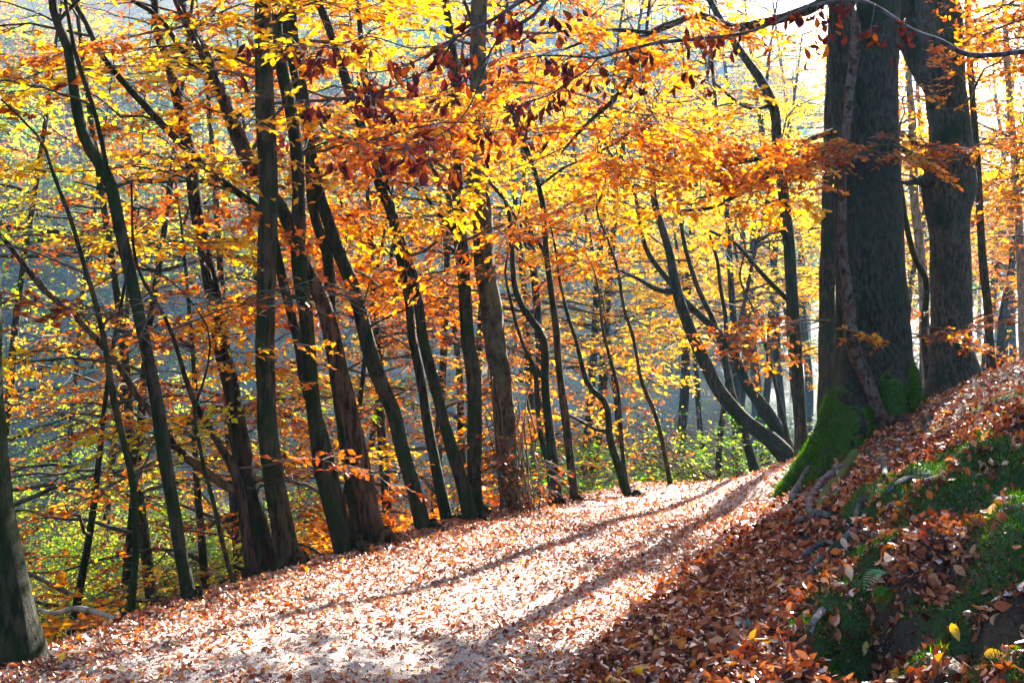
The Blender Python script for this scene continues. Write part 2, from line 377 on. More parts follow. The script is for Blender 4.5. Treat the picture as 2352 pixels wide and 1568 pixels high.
# ---------------------------------------------------------------- foliage growth
LIT = lambda g: (g[..., 0] - xe(g[..., 1]) > -.4) & (g[..., 0] - xe(g[..., 1]) < np.interp(g[..., 1], [5, 9, 12], [2.5, 2.7, 2.9])) & (g[..., 1] > 6.3) & (g[..., 1] < 17)
def bough(wood, leaf, s, d, L, r0, size=.075, dens=1.0, k=3, mi=1, gap=True, droop=.25, shift=0., side=1.0, lf=1.0, zmax_detail=1e9):
    """beech-like bough: main axis, side shoots in a flat spray, twigs, leaves"""
    s = np.asarray(s, float); d = norm(d); n = 9
    t = np.linspace(0, 1, n); wig = R.normal(0, .05 * L, (n, 3)); wig[0] = 0; wig = np.cumsum(wig, 0) * .35
    P = s + d * (t * L)[:, None] + np.array([0, 0, 1.]) * (-(droop * L) * t ** 2)[:, None] + wig
    if gap:
        g = P - SUN * ((P[:, 2:3]) / SUN[2])
        if LIT(g[2:]).any() and P[:, 2].mean() > .8: return
    v, q = tubes(P, r0 * (1 - .85 * t), 5); wood.add(v, q, 0)
    up = norm(np.array([0, 0, 1.]) + R.normal(0, .22, 3))
    ns = max(4, int(L * 6.5 * dens))
    ts = np.sort(R.uniform(.18, 1, ns)); f = ts * (n - 1); i = np.minimum(f.astype(int), n - 2); u = (f - i)[:, None]
    S = P[i] * (1 - u) + P[i + 1] * u; T = norm(P[i + 1] - P[i]); sg = np.where(np.arange(ns) % 2 == 0, 1, -1)[:, None]
    lat = norm(np.cross(T, up)) * sg
    D = norm(T * R.uniform(.45, 1.1, (ns, 1)) + lat + R.normal(0, .16, (ns, 3)))
    l2 = L * side * (.42 - .22 * ts) * R.uniform(.6, 1.25, ns) + .12
    m_ = 5; tt = np.linspace(0, 1, m_)
    Q = S[:, None] + D[:, None] * (tt[None, :, None] * l2[:, None, None]) + np.array([0, 0, -1.]) * (.12 * l2[:, None] * tt[None] ** 2)[..., None]
    w2 = R.normal(0, .035, (ns, m_, 3)) * l2[:, None, None]; w2[:, 0] = 0; Q = Q + w2
    v, q = tubes(Q, (r0 * .36 * (1 - .6 * ts))[:, None] * (1 - .8 * tt)[None] + .0012, 3); wood.add(v, q, 0)
    # twigs
    nt_ = max(2, int(7 * dens)); a = np.repeat(np.arange(ns), nt_); tw = R.uniform(.15, 1, len(a)); f = tw * (m_ - 1); i = np.minimum(f.astype(int), m_ - 2); u = (f - i)[:, None]
    S3 = Q[a, i] * (1 - u) + Q[a, i + 1] * u; T3 = norm(Q[a, i + 1] - Q[a, i]); sg = np.where(R.random(len(a)) < .5, 1, -1)[:, None]
    D3 = norm(T3 * R.uniform(.5, 1.3, (len(a), 1)) + norm(np.cross(T3, up)) * sg + R.normal(0, .22, (len(a), 3)))
    l3 = (l2[a] * .42 * R.uniform(.4, 1.2, len(a)) + .05)
    Q3 = S3[:, None] + D3[:, None] * (np.array([0, .5, 1])[None, :, None] * l3[:, None, None]); Q3[:, 2, 2] -= .06 * l3
    v, q = tubes(Q3, np.array([.0028, .002, .001])[None] * np.ones((len(a), 1)) * (1 + r0 * 12), 3); wood.add(v, q, 0)
    # leaves
    nl = np.maximum(2 if lf > .3 else 0, (l3 * 26 * lf + R.random(len(a))).astype(int)); a4 = np.repeat(np.arange(len(a)), nl); tl = R.uniform(.1, 1.05, len(a4))[:, None]
    C = Q3[a4, 0] * (1 - tl) + Q3[a4, 2] * tl; T4 = D3[a4]; sg = np.where(R.random(len(a4)) < .5, 1, -1)[:, None]
    A = norm(T4 * .8 + np.cross(T4, up) * sg + R.normal(0, .3, C.shape) + np.array([0, 0, -.25]))
    Nn = norm(up + R.normal(0, .45, C.shape)); sz = size * R.uniform(.6, 1.25, len(a4))
    v, q, fpl = leaves(C, A, Nn, sz, R.uniform(-.2, .35, len(a4)), k, cup=R.uniform(0, .5, len(a4)))
    rb = R.normal(0, .14); rs = R.normal(0, .10, ns)[a[a4]]
    rn = np.clip(R.beta(2.2, 2.2, len(a4)) + rb * 1.3 + rs * 1.2 + shift - .01, 0, 1)
    leaf.add(v, q, mi, np.repeat(rn, fpl), smooth=False)

def grow(wood, crown, path, rad, nb, z0, z1, pal, Lr=(1.2, 3.0), az=None, size=.075, dens=1.0, k=3, gap=True, shift=0, lf=1.0, up=.35):
    """hang nb boughs on a trunk path (N,3 bottom->top)"""
    z = path[:, 2]
    for b in range(nb):
        h = z0 + (z1 - z0) * (b + R.random()) / nb
        i = int(np.argmin(np.abs(z - h))); s = path[i]; r = rad[i]
        a = R.uniform(0, 2 * pi) if az is None else R.normal(az[0], az[1])
        L = R.uniform(*Lr); d = np.array([cos(a), sin(a), R.uniform(.05, up * 2)])
        if s[2] < z0 - .35: continue
        lf_ = lf if R.random() > .22 else .12
        bough(crown, crown, s, d, L, min(max(.006 * L + .004, .01), r * .6), size=size, dens=dens, k=k, gap=gap, shift=shift, lf=lf_)

def px_path(pts, Y, Y1=None):
    """traced (px, py, width_px) polyline at depth Y (to Y1) -> (n,4) x,y,z,radius"""
    n = len(pts); Ys = np.linspace(Y, Y if Y1 is None else Y1, n)
    return np.array([np.r_[un(p[0], p[1], y), p[2] * .5 / F * y] for p, y in zip(pts, Ys)])
def spray_along(cb, C, n, pal_shift=0, L=(.5, 1.1), size=.075, dens=1.2, lf=1.2, lo=.15, gap=False, k=3):
    for j in range(n):
        i = int((lo + (1 - lo) * (j + R.random()) / n) * (len(C) - 1)); i = min(i, len(C) - 2)
        T = norm(C[i + 1, :3] - C[i, :3]); sg = 1 if R.random() < .5 else -1
        d = norm(T * .7 + np.cross(T, [0, 0, 1.]) * sg + np.array([0, 0, R.normal(.0, .18)]))
        bough(cb, cb, C[i, :3], d, R.uniform(*L), max(.004, min(.008, C[i, 3] * .6)), size=size, dens=dens, gap=gap, shift=pal_shift, lf=lf, k=k)

def tree(name, label, cat, pts, bark, pal, Y, lean=0., nb=10, zr=(0.5, 5.5), Lr=(1.0, 2.6), az=None, forks=(), top=3.5, group=None,
         size=.058, dens=1.0, rough=.06, shift=0, lf=1.35, sides=14, k=3, gap=True):
    """pts: (px, py, width_px) from top to bottom, traced at depth Y; forks: traced the same way, top to joint"""
    pts = [tuple(p) for p in pts][::-1]
    depth = lambda py: Y + lean * (pts[0][1] - py) / F * Y
    out = np.array([np.r_[un(p[0], p[1], depth(p[1])), p[2] * .5 / F * depth(p[1])] for p in pts])
    g = hgt(out[0, 0], out[0, 1])
    if out[0, 2] > g - .15:
        d = norm(out[0, :3] - out[1, :3]); d = d / max(-d[2], .5); h = out[0, 2] - g + .25
        if h > .5: out = np.vstack([np.r_[out[0, :3] + d * h, out[0, 3] * 1.12], out])
        else: out[0, :3] += d * h
    if top > 0:
        d = norm(out[-1, :3] - out[-3, :3]); d = norm(d + np.array([0, 0, .5])); q = out[-1].copy()
        for i in range(3):
            q = np.r_[q[:3] + d * top / 3 + R.normal(0, .12, 3), q[3] * .72]; out = np.vstack([out, q]); d = norm(d + R.normal(0, .12, 3) + [0, 0, .15])
    g0 = hgt(out[0, 0], out[0, 1])
    e = empty(name, (out[0, 0], out[0, 1], g0), label, cat, group)
    n = max(8, int(np.linalg.norm(np.diff(out[:, :3], axis=0), axis=1).sum() / .15))
    C = catmull(out, n); P, r = C[:, :3], np.maximum(C[:, 3], .004)
    r = r * (1 + .15 * np.exp(-np.maximum(P[:, 2] - g0, 0) / .1))
    tb = Buf(); v, q = bark_tube(P, r, sides, rough * 1.35); tb.add(v, q)
    if .035 < out[0, 3] < .2:                                             # small root spurs
        a0 = R.random() * 6; r0_ = float(r[0])
        for j in range(4 if r0_ < .13 else 0):
            a = a0 + j * 1.57 + R.normal(0, .3); d = np.array([cos(a), sin(a)]); ks = np.array([.3, 1.0, 1.6, 2.3]) * (.8 if r0_ > .1 else 1); xy = P[0, :2] + d * (ks * r0_ * R.uniform(.8, 1.2))[:, None]
            zz = height(xy[:, 0], xy[:, 1]) + r0_ * np.array([.75, .2, -.02, -.3]); v, q = bark_tube(np.c_[xy, zz], r0_ * np.array([.42, .34, .24, .12]), 8, .12, .04); tb.add(v, q)
        for j in range(5):                                          # dead twig stubs and knots
            i = R.integers(len(P) // 5, len(P)); a = R.random() * 6.28; d = norm([cos(a), sin(a), R.uniform(.1, .7)]); L = R.uniform(.08, .7)
            Q = P[i] + d * np.linspace(0, 1, 5)[:, None] * L + R.normal(0, .02 * L, (5, 3)); v, q = tubes(Q, r[i] * .16 * np.linspace(1, .3, 5) + .002, 6); tb.add(v, q)
            v, q = tubes(P[i] + d * np.array([0, .7, 1.12])[:, None] * r[i], r[i] * np.array([.5, .42, .12]), 8); tb.add(v, q)
    tb.obj('trunk', [BM[bark]], e)
    fcs = []
    for fk in forks:
        Fp = np.array([np.r_[un(p[0], p[1], depth(p[1])), p[2] * .5 / F * depth(p[1])] for p in fk[::-1]])
        s_ = (1 + (np.linspace(0, R.uniform(-.05, .05), len(Fp))))          # drifts a little in depth away from the joint
        c0 = np.array([0, 0, EYE]); Fp[:, :3] = c0 + (Fp[:, :3] - c0) * s_[:, None]
        bb = Buf(); cc = catmull(Fp, 28); v, q = bark_tube(cc[:, :3], np.maximum(cc[:, 3], .003), 8, rough); bb.add(v, q); bb.obj('branch', [BM[bark]], e); fcs.append(cc)
    if nb:
        cb = Buf(); nb = max(2, int(nb * (.48 if pts[0][0] < 700 else .58))); lf *= .8
        grow(cb, cb, P, r, nb, max(zr[0], g0 + .5), min(zr[1], P[-1, 2]), pal, Lr, az, size, dens, k, gap, shift, lf)
        for c in fcs: grow(cb, cb, c[:, :3], c[:, 3], max(2, nb // 4), min(max(c[:, 2].min(), zr[0]), c[:, 2].max()), c[:, 2].max(), pal, (Lr[0] * .7, Lr[1] * .7), az, size, dens, k, gap, shift, lf)
        if top > 1: grow(cb, cb, P, r, max(2, nb // 4), zr[1], P[-1, 2], pal, (1.2, 2.4), None, size * 1.3, .55, 3, gap, shift, .8)
        if cb.n: cb.obj('crown', [BM['twig'], LM[pal]], e)
    return e, P, r

# ---------------------------------------------------------------- traced trees along the path edge
tree('moss_tree', 'thick dark trunk with mossy flared foot at the left end of the path edge', 'tree',
     [(-45, 700, 88), (-42, 900, 92), (-32, 1100, 102), (-18, 1250, 118), (0, 1380, 140), (8, 1470, 175), (10, 1510, 205)], 'smooth', 'gold', 5.9, nb=5, zr=(2.5, 4.5), top=4, sides=24, rough=.03)
tree('young_tree', 'slim dark S-curved trunk, the longest single stem left of the straight mossy trunk', 'tree',
     [(120, 0, 20), (155, 100, 23), (175, 230, 24), (195, 320, 26), (250, 410, 27), (270, 500, 28), (290, 590, 28), (315, 700, 28), (335, 800, 28), (360, 920, 30), (375, 1030, 30), (395, 1150, 30), (415, 1270, 30), (435, 1378, 36)],
     'smooth', 'gold', 7.2, nb=6, zr=(1.0, 3.6), Lr=(.9, 1.8), az=(pi, 1.2), forks=[[(150, 0, 8), (165, 80, 9), (175, 130, 10), (215, 250, 11), (235, 330, 11), (248, 400, 12), (262, 430, 14)]])
tree('sapling', 'thin crooked sapling rising left of the long S-curved trunk', 'tree',
     [(100, 330, 6), (120, 395, 8), (165, 510, 10), (190, 600, 11), (215, 680, 12), (240, 784, 13), (260, 909, 14), (280, 999, 14), (305, 1109, 15), (312, 1200, 15), (313, 1259, 15), (305, 1359, 16), (300, 1425, 17)],
     'smooth', 'lime', 7.0, nb=9, zr=(-.2, 2.8), Lr=(.7, 1.5), top=1.2, az=(pi, 1.3), size=.05)
tree('leaning_tree', 'long thin trunk leaning hard left across the straight mossy trunk', 'tree',
     [(150, -30, 9), (165, 0, 10), (200, 55, 12), (225, 115, 13), (280, 185, 15), (340, 250, 16), (400, 315, 16), (450, 360, 17), (490, 400, 18), (550, 445, 18), (600, 485, 20), (622, 520, 20), (640, 600, 21), (660, 690, 22), (685, 784, 22), (700, 880, 24), (728, 960, 26), (752, 1050, 28), (775, 1150, 30), (800, 1258, 32)],
     'smooth', 'gold', 8.9, nb=8, zr=(2.2, 4.2), Lr=(.9, 2.0), az=(2.6, 1.2), top=1.5)
tree('oak_tree', 'rough furrowed trunk leaning left behind the straight mossy trunk', 'tree',
     [(400, -40, 26), (410, 0, 26), (435, 55, 28), (465, 120, 28), (490, 180, 30), (520, 245, 30), (540, 300, 30), (565, 355, 30), (595, 410, 31), (645, 475, 32), (670, 535, 32), (700, 610, 34), (730, 660, 35), (752, 730, 36), (775, 830, 38), (799, 934, 42), (814, 1009, 44), (834, 1109, 46), (855, 1209, 50), (862, 1240, 54)],
     'rough', 'gold', 9.0, nb=9, zr=(2.4, 4.5), Lr=(1, 2.2), top=4, rough=.1, forks=[[(300, 0, 9), (360, 35, 11), (395, 80, 11), (420, 125, 11), (455, 165, 12), (478, 175, 14)]])
tree('oak_tree', 'rough reddish brown trunk rooted below the path edge behind the furrowed forked stem', 'tree',
     [(352, -20, 18), (358, 50, 20), (372, 110, 22), (395, 175, 24), (415, 260, 26), (435, 350, 28), (445, 440, 30), (460, 525, 32), (475, 600, 34), (495, 700, 36), (505, 784, 37), (520, 834, 40), (540, 934, 42), (555, 1034, 44), (575, 1134, 48), (600, 1234, 50), (617, 1310, 54)],
     'rough', 'gold', 10.3, nb=10, zr=(-.4, 4.5), Lr=(1, 2.4), top=4, rough=.1)
tree('moss_tree', 'straight upright trunk with green mossy flank, nearest of the left group', 'tree',
     [(600, -30, 38), (602, 0, 38), (606, 150, 40), (610, 300, 42), (617, 450, 44), (612, 600, 42), (611, 784, 42), (612, 884, 43), (615, 984, 45), (627, 1084, 46), (645, 1184, 50), (665, 1290, 58)],
     'smooth', 'gold', 8.3, nb=7, zr=(2.9, 4.6), Lr=(1, 2), top=5)
tree('sapling', 'very thin bare stem close left of the straight mossy trunk foot', 'tree',
     [(470, 869, 6), (445, 934, 8), (452, 980, 8), (465, 1060, 9), (490, 1150, 10), (510, 1240, 11), (537, 1342, 12)], 'smooth', 'orange', 7.6, nb=6, zr=(-.2, 1.4), Lr=(.5, 1.1), top=.8)
tree('crooked_tree', 'dark forked trunk with one limb stretching left over the water', 'tree',
     [(436, 900, 12), (470, 964, 16), (500, 1014, 17), (530, 1065, 19), (548, 1100, 20), (556, 1160, 21), (566, 1234, 23), (582, 1330, 27)], 'rough', 'russet', 8.0, nb=6, zr=(-.2, 2.0), Lr=(.7, 1.7), top=1.4, rough=.09,
     forks=[[(-60, 480, 8), (0, 540, 11), (50, 600, 12), (100, 665, 14), (180, 735, 14), (270, 834, 15), (310, 904, 16), (350, 949, 17), (400, 1024, 18), (450, 1064, 20), (500, 1105, 20), (545, 1130, 22)]], az=(pi, 1.3))
tree('young_tree', 'dark slender trunk right beside the straight mossy trunk, wavy and bare below', 'tree',
     [(630, -30, 20), (636, 0, 22), (642, 125, 26), (667, 250, 30), (682, 350, 32), (687, 450, 33), (687, 550, 34), (688, 625, 34), (700, 700, 34), (707, 784, 35), (720, 934, 36), (735, 1059, 38), (760, 1159, 40), (788, 1262, 46)],
     'smooth', 'orange', 8.7, nb=7, zr=(2.6, 4.5), Lr=(1, 2), top=4)
tree('young_tree', 'brownish trunk behind the wavy pair, straightest stem left of the long diagonal', 'tree',
     [(668, -20, 20), (672, 50, 20), (677, 100, 20), (700, 225, 22), (712, 330, 22), (714, 450, 24), (730, 525, 25), (750, 575, 26), (757, 650, 27), (762, 784, 28), (775, 900, 29), (790, 1000, 30), (808, 1120, 32), (824, 1245, 36)],
     'smooth', 'orange', 9.6, nb=10, zr=(1.6, 4.5), Lr=(1, 2.2), top=4)
tree('young_tree', 'long smooth diagonal trunk reaching the path edge between two forked stems', 'tree',
     [(655, 60, 17), (672, 150, 18), (690, 230, 19), (707, 300, 20), (728, 425, 26), (752, 500, 28), (777, 575, 29), (807, 650, 30), (830, 725, 31), (845, 784, 32), (869, 864, 32), (904, 949, 32), (924, 1034, 32), (949, 1124, 33), (972, 1218, 36)],
     'smooth', 'orange', 9.6, nb=10, zr=(1.2, 4.5), Lr=(1, 2.2), top=3, forks=[[(1010, 860, 4), (960, 745, 7), (900, 690, 9), (850, 678, 9), (790, 675, 10), (740, 690, 8)][:0] or [(560, 640, 3), (620, 660, 5), (700, 690, 7), (760, 678, 8), (812, 672, 9)]])
tree('twin_tree', 'twin-stemmed slim trunk forking low, two stems nearly parallel', 'tree',
     [(722, -30, 18), (729, 0, 18), (762, 85, 20), (787, 165, 22), (812, 240, 24), (842, 325, 25), (872, 425, 26), (895, 475, 26), (915, 545, 27), (945, 620, 24), (962, 700, 25), (972, 784, 26), (979, 809, 27), (999, 884, 28), (1019, 969, 29), (1044, 1049, 30), (1066, 1124, 32), (1080, 1188, 36)],
     'smooth', 'orange', 10.1, nb=12, zr=(1.4, 4.8), Lr=(1, 2.3), top=3.5, shift=-.14)
tree('young_tree', 'dark thin trunk beside the twin-stemmed tree, leaning the same way', 'tree',
     [(818, 0, 11), (828, 80, 12), (838, 160, 13), (845, 250, 13), (872, 330, 14), (885, 420, 16), (900, 500, 18), (920, 600, 20), (937, 675, 21), (947, 784, 21), (955, 810, 22), (969, 884, 23), (984, 984, 23), (999, 1059, 24), (1014, 1134, 25), (1028, 1200, 28)],
     'smooth', 'orange', 10.3, nb=10, zr=(.8, 4.5), Lr=(1, 2.2), top=2.5, shift=-.14)
tree('young_tree', 'upright brown trunk close left of the patchy-barked tree', 'tree',
     [(1020, -30, 16), (1022, 0, 16), (1032, 65, 17), (1042, 150, 18), (1044, 250, 19), (1047, 350, 22), (1052, 450, 26), (1057, 550, 29), (1067, 650, 30), (1074, 784, 31), (1084, 834, 33), (1091, 934, 34), (1089, 1034, 33), (1091, 1134, 33), (1096, 1190, 36)],
     'smooth', 'orange', 10.5, nb=13, zr=(1.9, 4.8), Lr=(1, 2.3), top=4, shift=-.16,
     forks=[[(875, 240, 5), (930, 300, 7), (975, 350, 8), (1005, 410, 9), (1035, 460, 11), (1056, 500, 14)], [(900, 415, 5), (960, 430, 7), (990, 470, 8), (1020, 505, 10), (1052, 545, 12)], [(940, 520, 5), (985, 545, 7), (1025, 560, 8), (1052, 590, 9)]])
tree('old_tree', 'patchy black and buff barked trunk wrapped by dry climbing stems', 'tree',
     [(1103, -30, 36), (1102, 0, 37), (1098, 150, 40), (1093, 300, 41), (1093, 400, 43), (1107, 500, 46), (1112, 600, 47), (1126, 700, 48), (1137, 784, 49), (1146, 834, 50), (1154, 934, 48), (1164, 1034, 50), (1176, 1159, 56)],
     'birch', 'orange', 10.9, nb=16, zr=(1.6, 5), Lr=(1.2, 2.6), top=5, rough=.1, sides=18, shift=-.12)
tree('young_tree', 'thin crooked stem bending left at mid height, second right of the patchy trunk', 'tree',
     [(1127, 425, 9), (1150, 440, 9), (1172, 500, 10), (1177, 600, 13), (1187, 675, 15), (1218, 732, 16), (1240, 760, 18), (1252, 800, 20), (1251, 884, 21), (1259, 959, 22), (1271, 1059, 24), (1279, 1160, 27)],
     'smooth', 'orange', 11.3, nb=9, zr=(1.4, 4.2), Lr=(1, 2.3), top=1.5)
tree('young_tree', 'thin tall stem zigzagging up from the path edge beyond the patchy trunk', 'tree',
     [(1122, 175, 11), (1150, 215, 12), (1172, 250, 12), (1197, 315, 12), (1227, 390, 12), (1247, 475, 13), (1254, 575, 14), (1267, 675, 15), (1277, 750, 17), (1281, 800, 18), (1289, 884, 18), (1299, 959, 20), (1311, 1059, 20), (1321, 1155, 23)],
     'smooth', 'orange', 11.7, nb=13, zr=(1.9, 4.6), Lr=(1, 2.4), top=2.5, forks=[[(1150, 440, 5), (1185, 500, 7), (1215, 545, 8), (1240, 560, 9), (1256, 590, 10)]])
tree('sapling', 'spindly dark stem just left of the two thin zigzag trunks', 'tree',
     [(1160, 620, 5), (1180, 720, 7), (1204, 799, 9), (1229, 849, 12), (1234, 934, 12), (1244, 1009, 14), (1264, 1094, 14), (1266, 1168, 15)], 'smooth', 'orange', 11.2, az=(pi, .6), nb=8, zr=(.6, 2.6), Lr=(.8, 1.6), top=1)
tree('sapling', 'thin sapling with kinked stem and a long bare side shoot at the path edge', 'tree',
     [(1274, 560, 5), (1282, 620, 6), (1300, 710, 8), (1324, 784, 9), (1340, 850, 12), (1354, 889, 14), (1394, 929, 16), (1399, 999, 18), (1419, 1069, 20), (1441, 1132, 23)], 'smooth', 'gold', 12.3, az=(pi / 2, .8), nb=6, zr=(2.3, 3.6), Lr=(.8, 1.7), top=1,
     forks=[[(1300, 950, 4), (1330, 965, 7), (1365, 985, 8), (1392, 990, 10)]])
tree('sapling', 'very slender wavy stem standing alone before the sparkling water', 'tree',
     [(1370, 480, 5), (1394, 544, 6), (1420, 622, 7), (1431, 700, 8), (1455, 778, 8), (1474, 876, 9), (1506, 954, 10), (1525, 1032, 11), (1540, 1115, 12)], 'smooth', 'gold', 13.2, nb=6, zr=(2.2, 4.2), Lr=(.8, 1.8), top=1.5)
tree('sapling', 'slender straight stem left of the lone wavy one, bare to the top', 'tree',
     [(1378, 690, 5), (1384, 755, 7), (1404, 833, 8), (1420, 896, 8), (1425, 974, 9), (1431, 1052, 9), (1440, 1120, 10)], 'smooth', 'gold', 13.0, nb=3, zr=(2.0, 3), Lr=(.7, 1.3), top=1)
tree('leaning_tree', 'curved mossy trunk bowing low to the left near the big beech root', 'tree',
     [(1478, 156, 9), (1490, 254, 12), (1496, 332, 13), (1502, 450, 15), (1520, 520, 17), (1540, 590, 19), (1548, 642, 22), (1564, 700, 24), (1595, 778, 27), (1627, 849, 29), (1658, 903, 31), (1705, 962, 34), (1759, 1001, 37), (1800, 1040, 42), (1825, 1080, 46)],
     'smooth', 'gold', 16.5, nb=18, zr=(2.4, 5), Lr=(1.2, 2.8), top=3, az=(2.8, 1.0), forks=[[(1420, 620, 5), (1465, 640, 8), (1510, 665, 12), (1552, 670, 14)][::1]])
tree('leaning_tree', 'slimmer parallel trunk behind the curved mossy one', 'tree',
     [(1480, 560, 10), (1505, 605, 13), (1540, 650, 13), (1572, 690, 14), (1603, 720, 16), (1650, 765, 18), (1685, 810, 21), (1712, 876, 24), (1752, 935, 28), (1787, 985, 31), (1812, 1040, 36)], 'smooth', 'gold', 17.6, nb=8, zr=(2.3, 4), Lr=(1.2, 2.4), top=2.5)
tree('leaning_tree', 'upright forked trunk behind the curved mossy tree with reddish stem', 'tree',
     [(1572, 560, 10), (1603, 660, 12), (1640, 740, 14), (1665, 830, 16), (1680, 900, 18), (1705, 980, 20), (1735, 1090, 24)], 'smooth', 'orange', 18.2, nb=8, zr=(2.2, 3.8), Lr=(1.2, 2.4), top=2.5, forks=[[(1630, 540, 6), (1648, 600, 8), (1655, 660, 9), (1668, 740, 10), (1664, 800, 13)]])
tree('young_tree', 'sinuous bluish trunk rising clear left of the great beech', 'tree',
     [(1630, 0, 14), (1650, 39, 15), (1705, 125, 17), (1744, 180, 20), (1779, 250, 22), (1785, 332, 23), (1795, 410, 24), (1806, 508, 25), (1816, 612, 26), (1820, 700, 26), (1830, 817, 26), (1835, 935, 27), (1841, 1035, 30)],
     'smooth', 'gold', 15.5, nb=14, zr=(2.6, 5.4), Lr=(1.2, 2.8), top=3, az=(2.6, 1.2), forks=[[(1630, 530, 7), (1690, 560, 9), (1730, 605, 10), (1770, 650, 12), (1812, 690, 14)], [(1740, 555, 5), (1790, 530, 5), (1806, 560, 6)], [(1640, 190, 5), (1700, 240, 7), (1740, 250, 8), (1776, 238, 9)]])
tree('young_tree', 'straight brown trunk standing against the left edge of the great beech', 'tree',
     [(1924, -30, 32), (1920, 40, 33), (1910, 300, 34), (1902, 544, 35), (1900, 739, 36), (1900, 974, 40)], 'smooth', 'gold', 14.6, nb=6, zr=(2.6, 5), Lr=(1, 2), top=5, az=(pi, .8))
tree('sapling', 'thin dark stem between the sinuous trunk and the great beech', 'tree',
     [(1700, 640, 5), (1735, 720, 6), (1760, 800, 8), (1785, 900, 9), (1805, 985, 11)], 'smooth', 'gold', 17, nb=5, zr=(1, 3), Lr=(.8, 1.6), top=1)
tree('young_tree', 'slim trunk just right of the swollen beech, lit rim on bark', 'tree',
     [(2222, -20, 13), (2225, 85, 14), (2236, 254, 15), (2247, 395, 16), (2255, 564, 18), (2270, 733, 20), (2280, 895, 24)], 'smooth', 'gold', 17, nb=8, zr=(1.5, 5), Lr=(1, 2.4), top=4)
tree('crooked_tree', 'crooked dark stem between the two big beeches', 'tree',
     [(2072, 440, 10), (2078, 496, 12), (2100, 592, 13), (2128, 650, 14), (2123, 762, 14), (2134, 895, 17)], 'smooth', 'orange', 16, nb=4, zr=(1.5, 3), Lr=(.6, 1.4), top=2)
tree('young_tree', 'pale brown distant trunk seen between the two big beeches', 'tree',
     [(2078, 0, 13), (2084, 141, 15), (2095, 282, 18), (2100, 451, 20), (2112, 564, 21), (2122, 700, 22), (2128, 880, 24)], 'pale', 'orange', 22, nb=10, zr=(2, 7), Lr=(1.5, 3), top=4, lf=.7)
tree('young_tree', 'pale hazy trunk at the right edge of the view', 'tree',
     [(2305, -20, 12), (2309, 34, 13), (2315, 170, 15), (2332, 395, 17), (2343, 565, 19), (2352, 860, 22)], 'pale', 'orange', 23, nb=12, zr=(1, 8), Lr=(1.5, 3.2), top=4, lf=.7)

# ---------------------------------------------------------------- the great beech with mossy root flare
def remeshed(b, name, mats, parent, vox, smooth=6):
    me = b.mesh('tmp', mats); o = bpy.data.objects.new('tmp', me); sc.collection.objects.link(o)
    md = o.modifiers.new('r', 'REMESH'); md.mode = 'VOXEL'; md.voxel_size = vox; md.use_smooth_shade = True
    ms = o.modifiers.new('s', 'SMOOTH'); ms.factor = .5; ms.iterations = smooth
    dg = bpy.context.evaluated_depsgraph_get(); nm = bpy.data.meshes.new_from_object(o.evaluated_get(dg)); bpy.data.objects.remove(o)
    nm.materials.clear()
    for q in mats: nm.materials.append(q)
    r = bpy.data.objects.new(name, nm); sc.collection.objects.link(r); r.parent = parent; r.location = -np.array(parent.location)
    return r
def closed(b, v, q, k):
    """tube with end fans so that it is watertight"""
    v = np.asarray(v); n = len(v); a = v[:k].mean(0); z = v[-k:].mean(0); v = np.vstack([v, a, z]); j = np.arange(k); j2 = (j + 1) % k
    q = np.vstack([q, np.c_[j2, j, np.full(k, n), np.full(k, n)], np.c_[n - k + j, n - k + j2, np.full(k, n + 1), np.full(k, n + 1)]])
    b.add(v, q)
def paint_moss(o, fn):
    me = o.data; nv = len(me.vertices); co = np.empty(nv * 3, np.float32); me.vertices.foreach_get('co', co); co = co.reshape(-1, 3)
    npoly = len(me.polygons); c = np.empty(npoly * 3, np.float32); me.polygons.foreach_get('center', c); c = c.reshape(-1, 3)
    me.polygons.foreach_set('material_index', fn(c).astype(np.int32)); me.update(); return co
BY = 11.6
e = empty('beech_tree', (*un(2005, 960, BY)[:2], .75), 'great beech with two fused stems and mossy roots spreading down to the path', 'tree')
b = Buf()
for pts, y0 in ([(2022, -420, 84), (2018, 0, 98), (2010, 200, 104), (2010, 400, 116), (2013, 600, 126), (2012, 750, 150), (2008, 850, 176), (2000, 960, 210), (1996, 1050, 240)], BY), \
               ([(1925, -420, 48), (1932, 0, 56), (1932, 150, 58), (1940, 300, 54), (1948, 500, 60), (1956, 700, 74), (1962, 850, 90), (1964, 1000, 120)], BY - .12):
    P = px_path(pts[::-1], y0); C = catmull(P, 90); v, q = bark_tube(C[:, :3], C[:, 3], 28, .03, .06); closed(b, v, q, 28)
roots = [[(1985, 760, 60), (1958, 880, 76), (1926, 960, 74), (1893, 1020, 64), (1855, 1068, 50), (1815, 1110, 34), (1780, 1145, 16)],
         [(1975, 800, 80), (1962, 930, 100), (1948, 1010, 84), (1930, 1070, 50), (1915, 1110, 26)],
         [(2020, 780, 80), (2060, 860, 90), (2090, 910, 64), (2118, 935, 30), (2140, 950, 14)],
         [(2010, 800, 100), (2030, 900, 110), (2045, 955, 80), (2050, 1000, 50)],
         [(1970, 820, 60), (1945, 940, 66), (1915, 1020, 56), (1880, 1080, 38), (1850, 1125, 22)]]
ry = [(BY, 10.3), (BY - .25, 10.2), (BY, 11.6), (BY - .15, 11.0), (BY - .1, 10.1)]
for pts, (ya, yb) in zip(roots, ry):
    C = catmull(px_path(pts, ya, yb), 40); v, q = bark_tube(C[:, :3], C[:, 3], 14, .07, .05); closed(b, v, q, 14)
trunk = remeshed(b, 'trunk', [BM['beech'], MOSS], e, .022, 8)
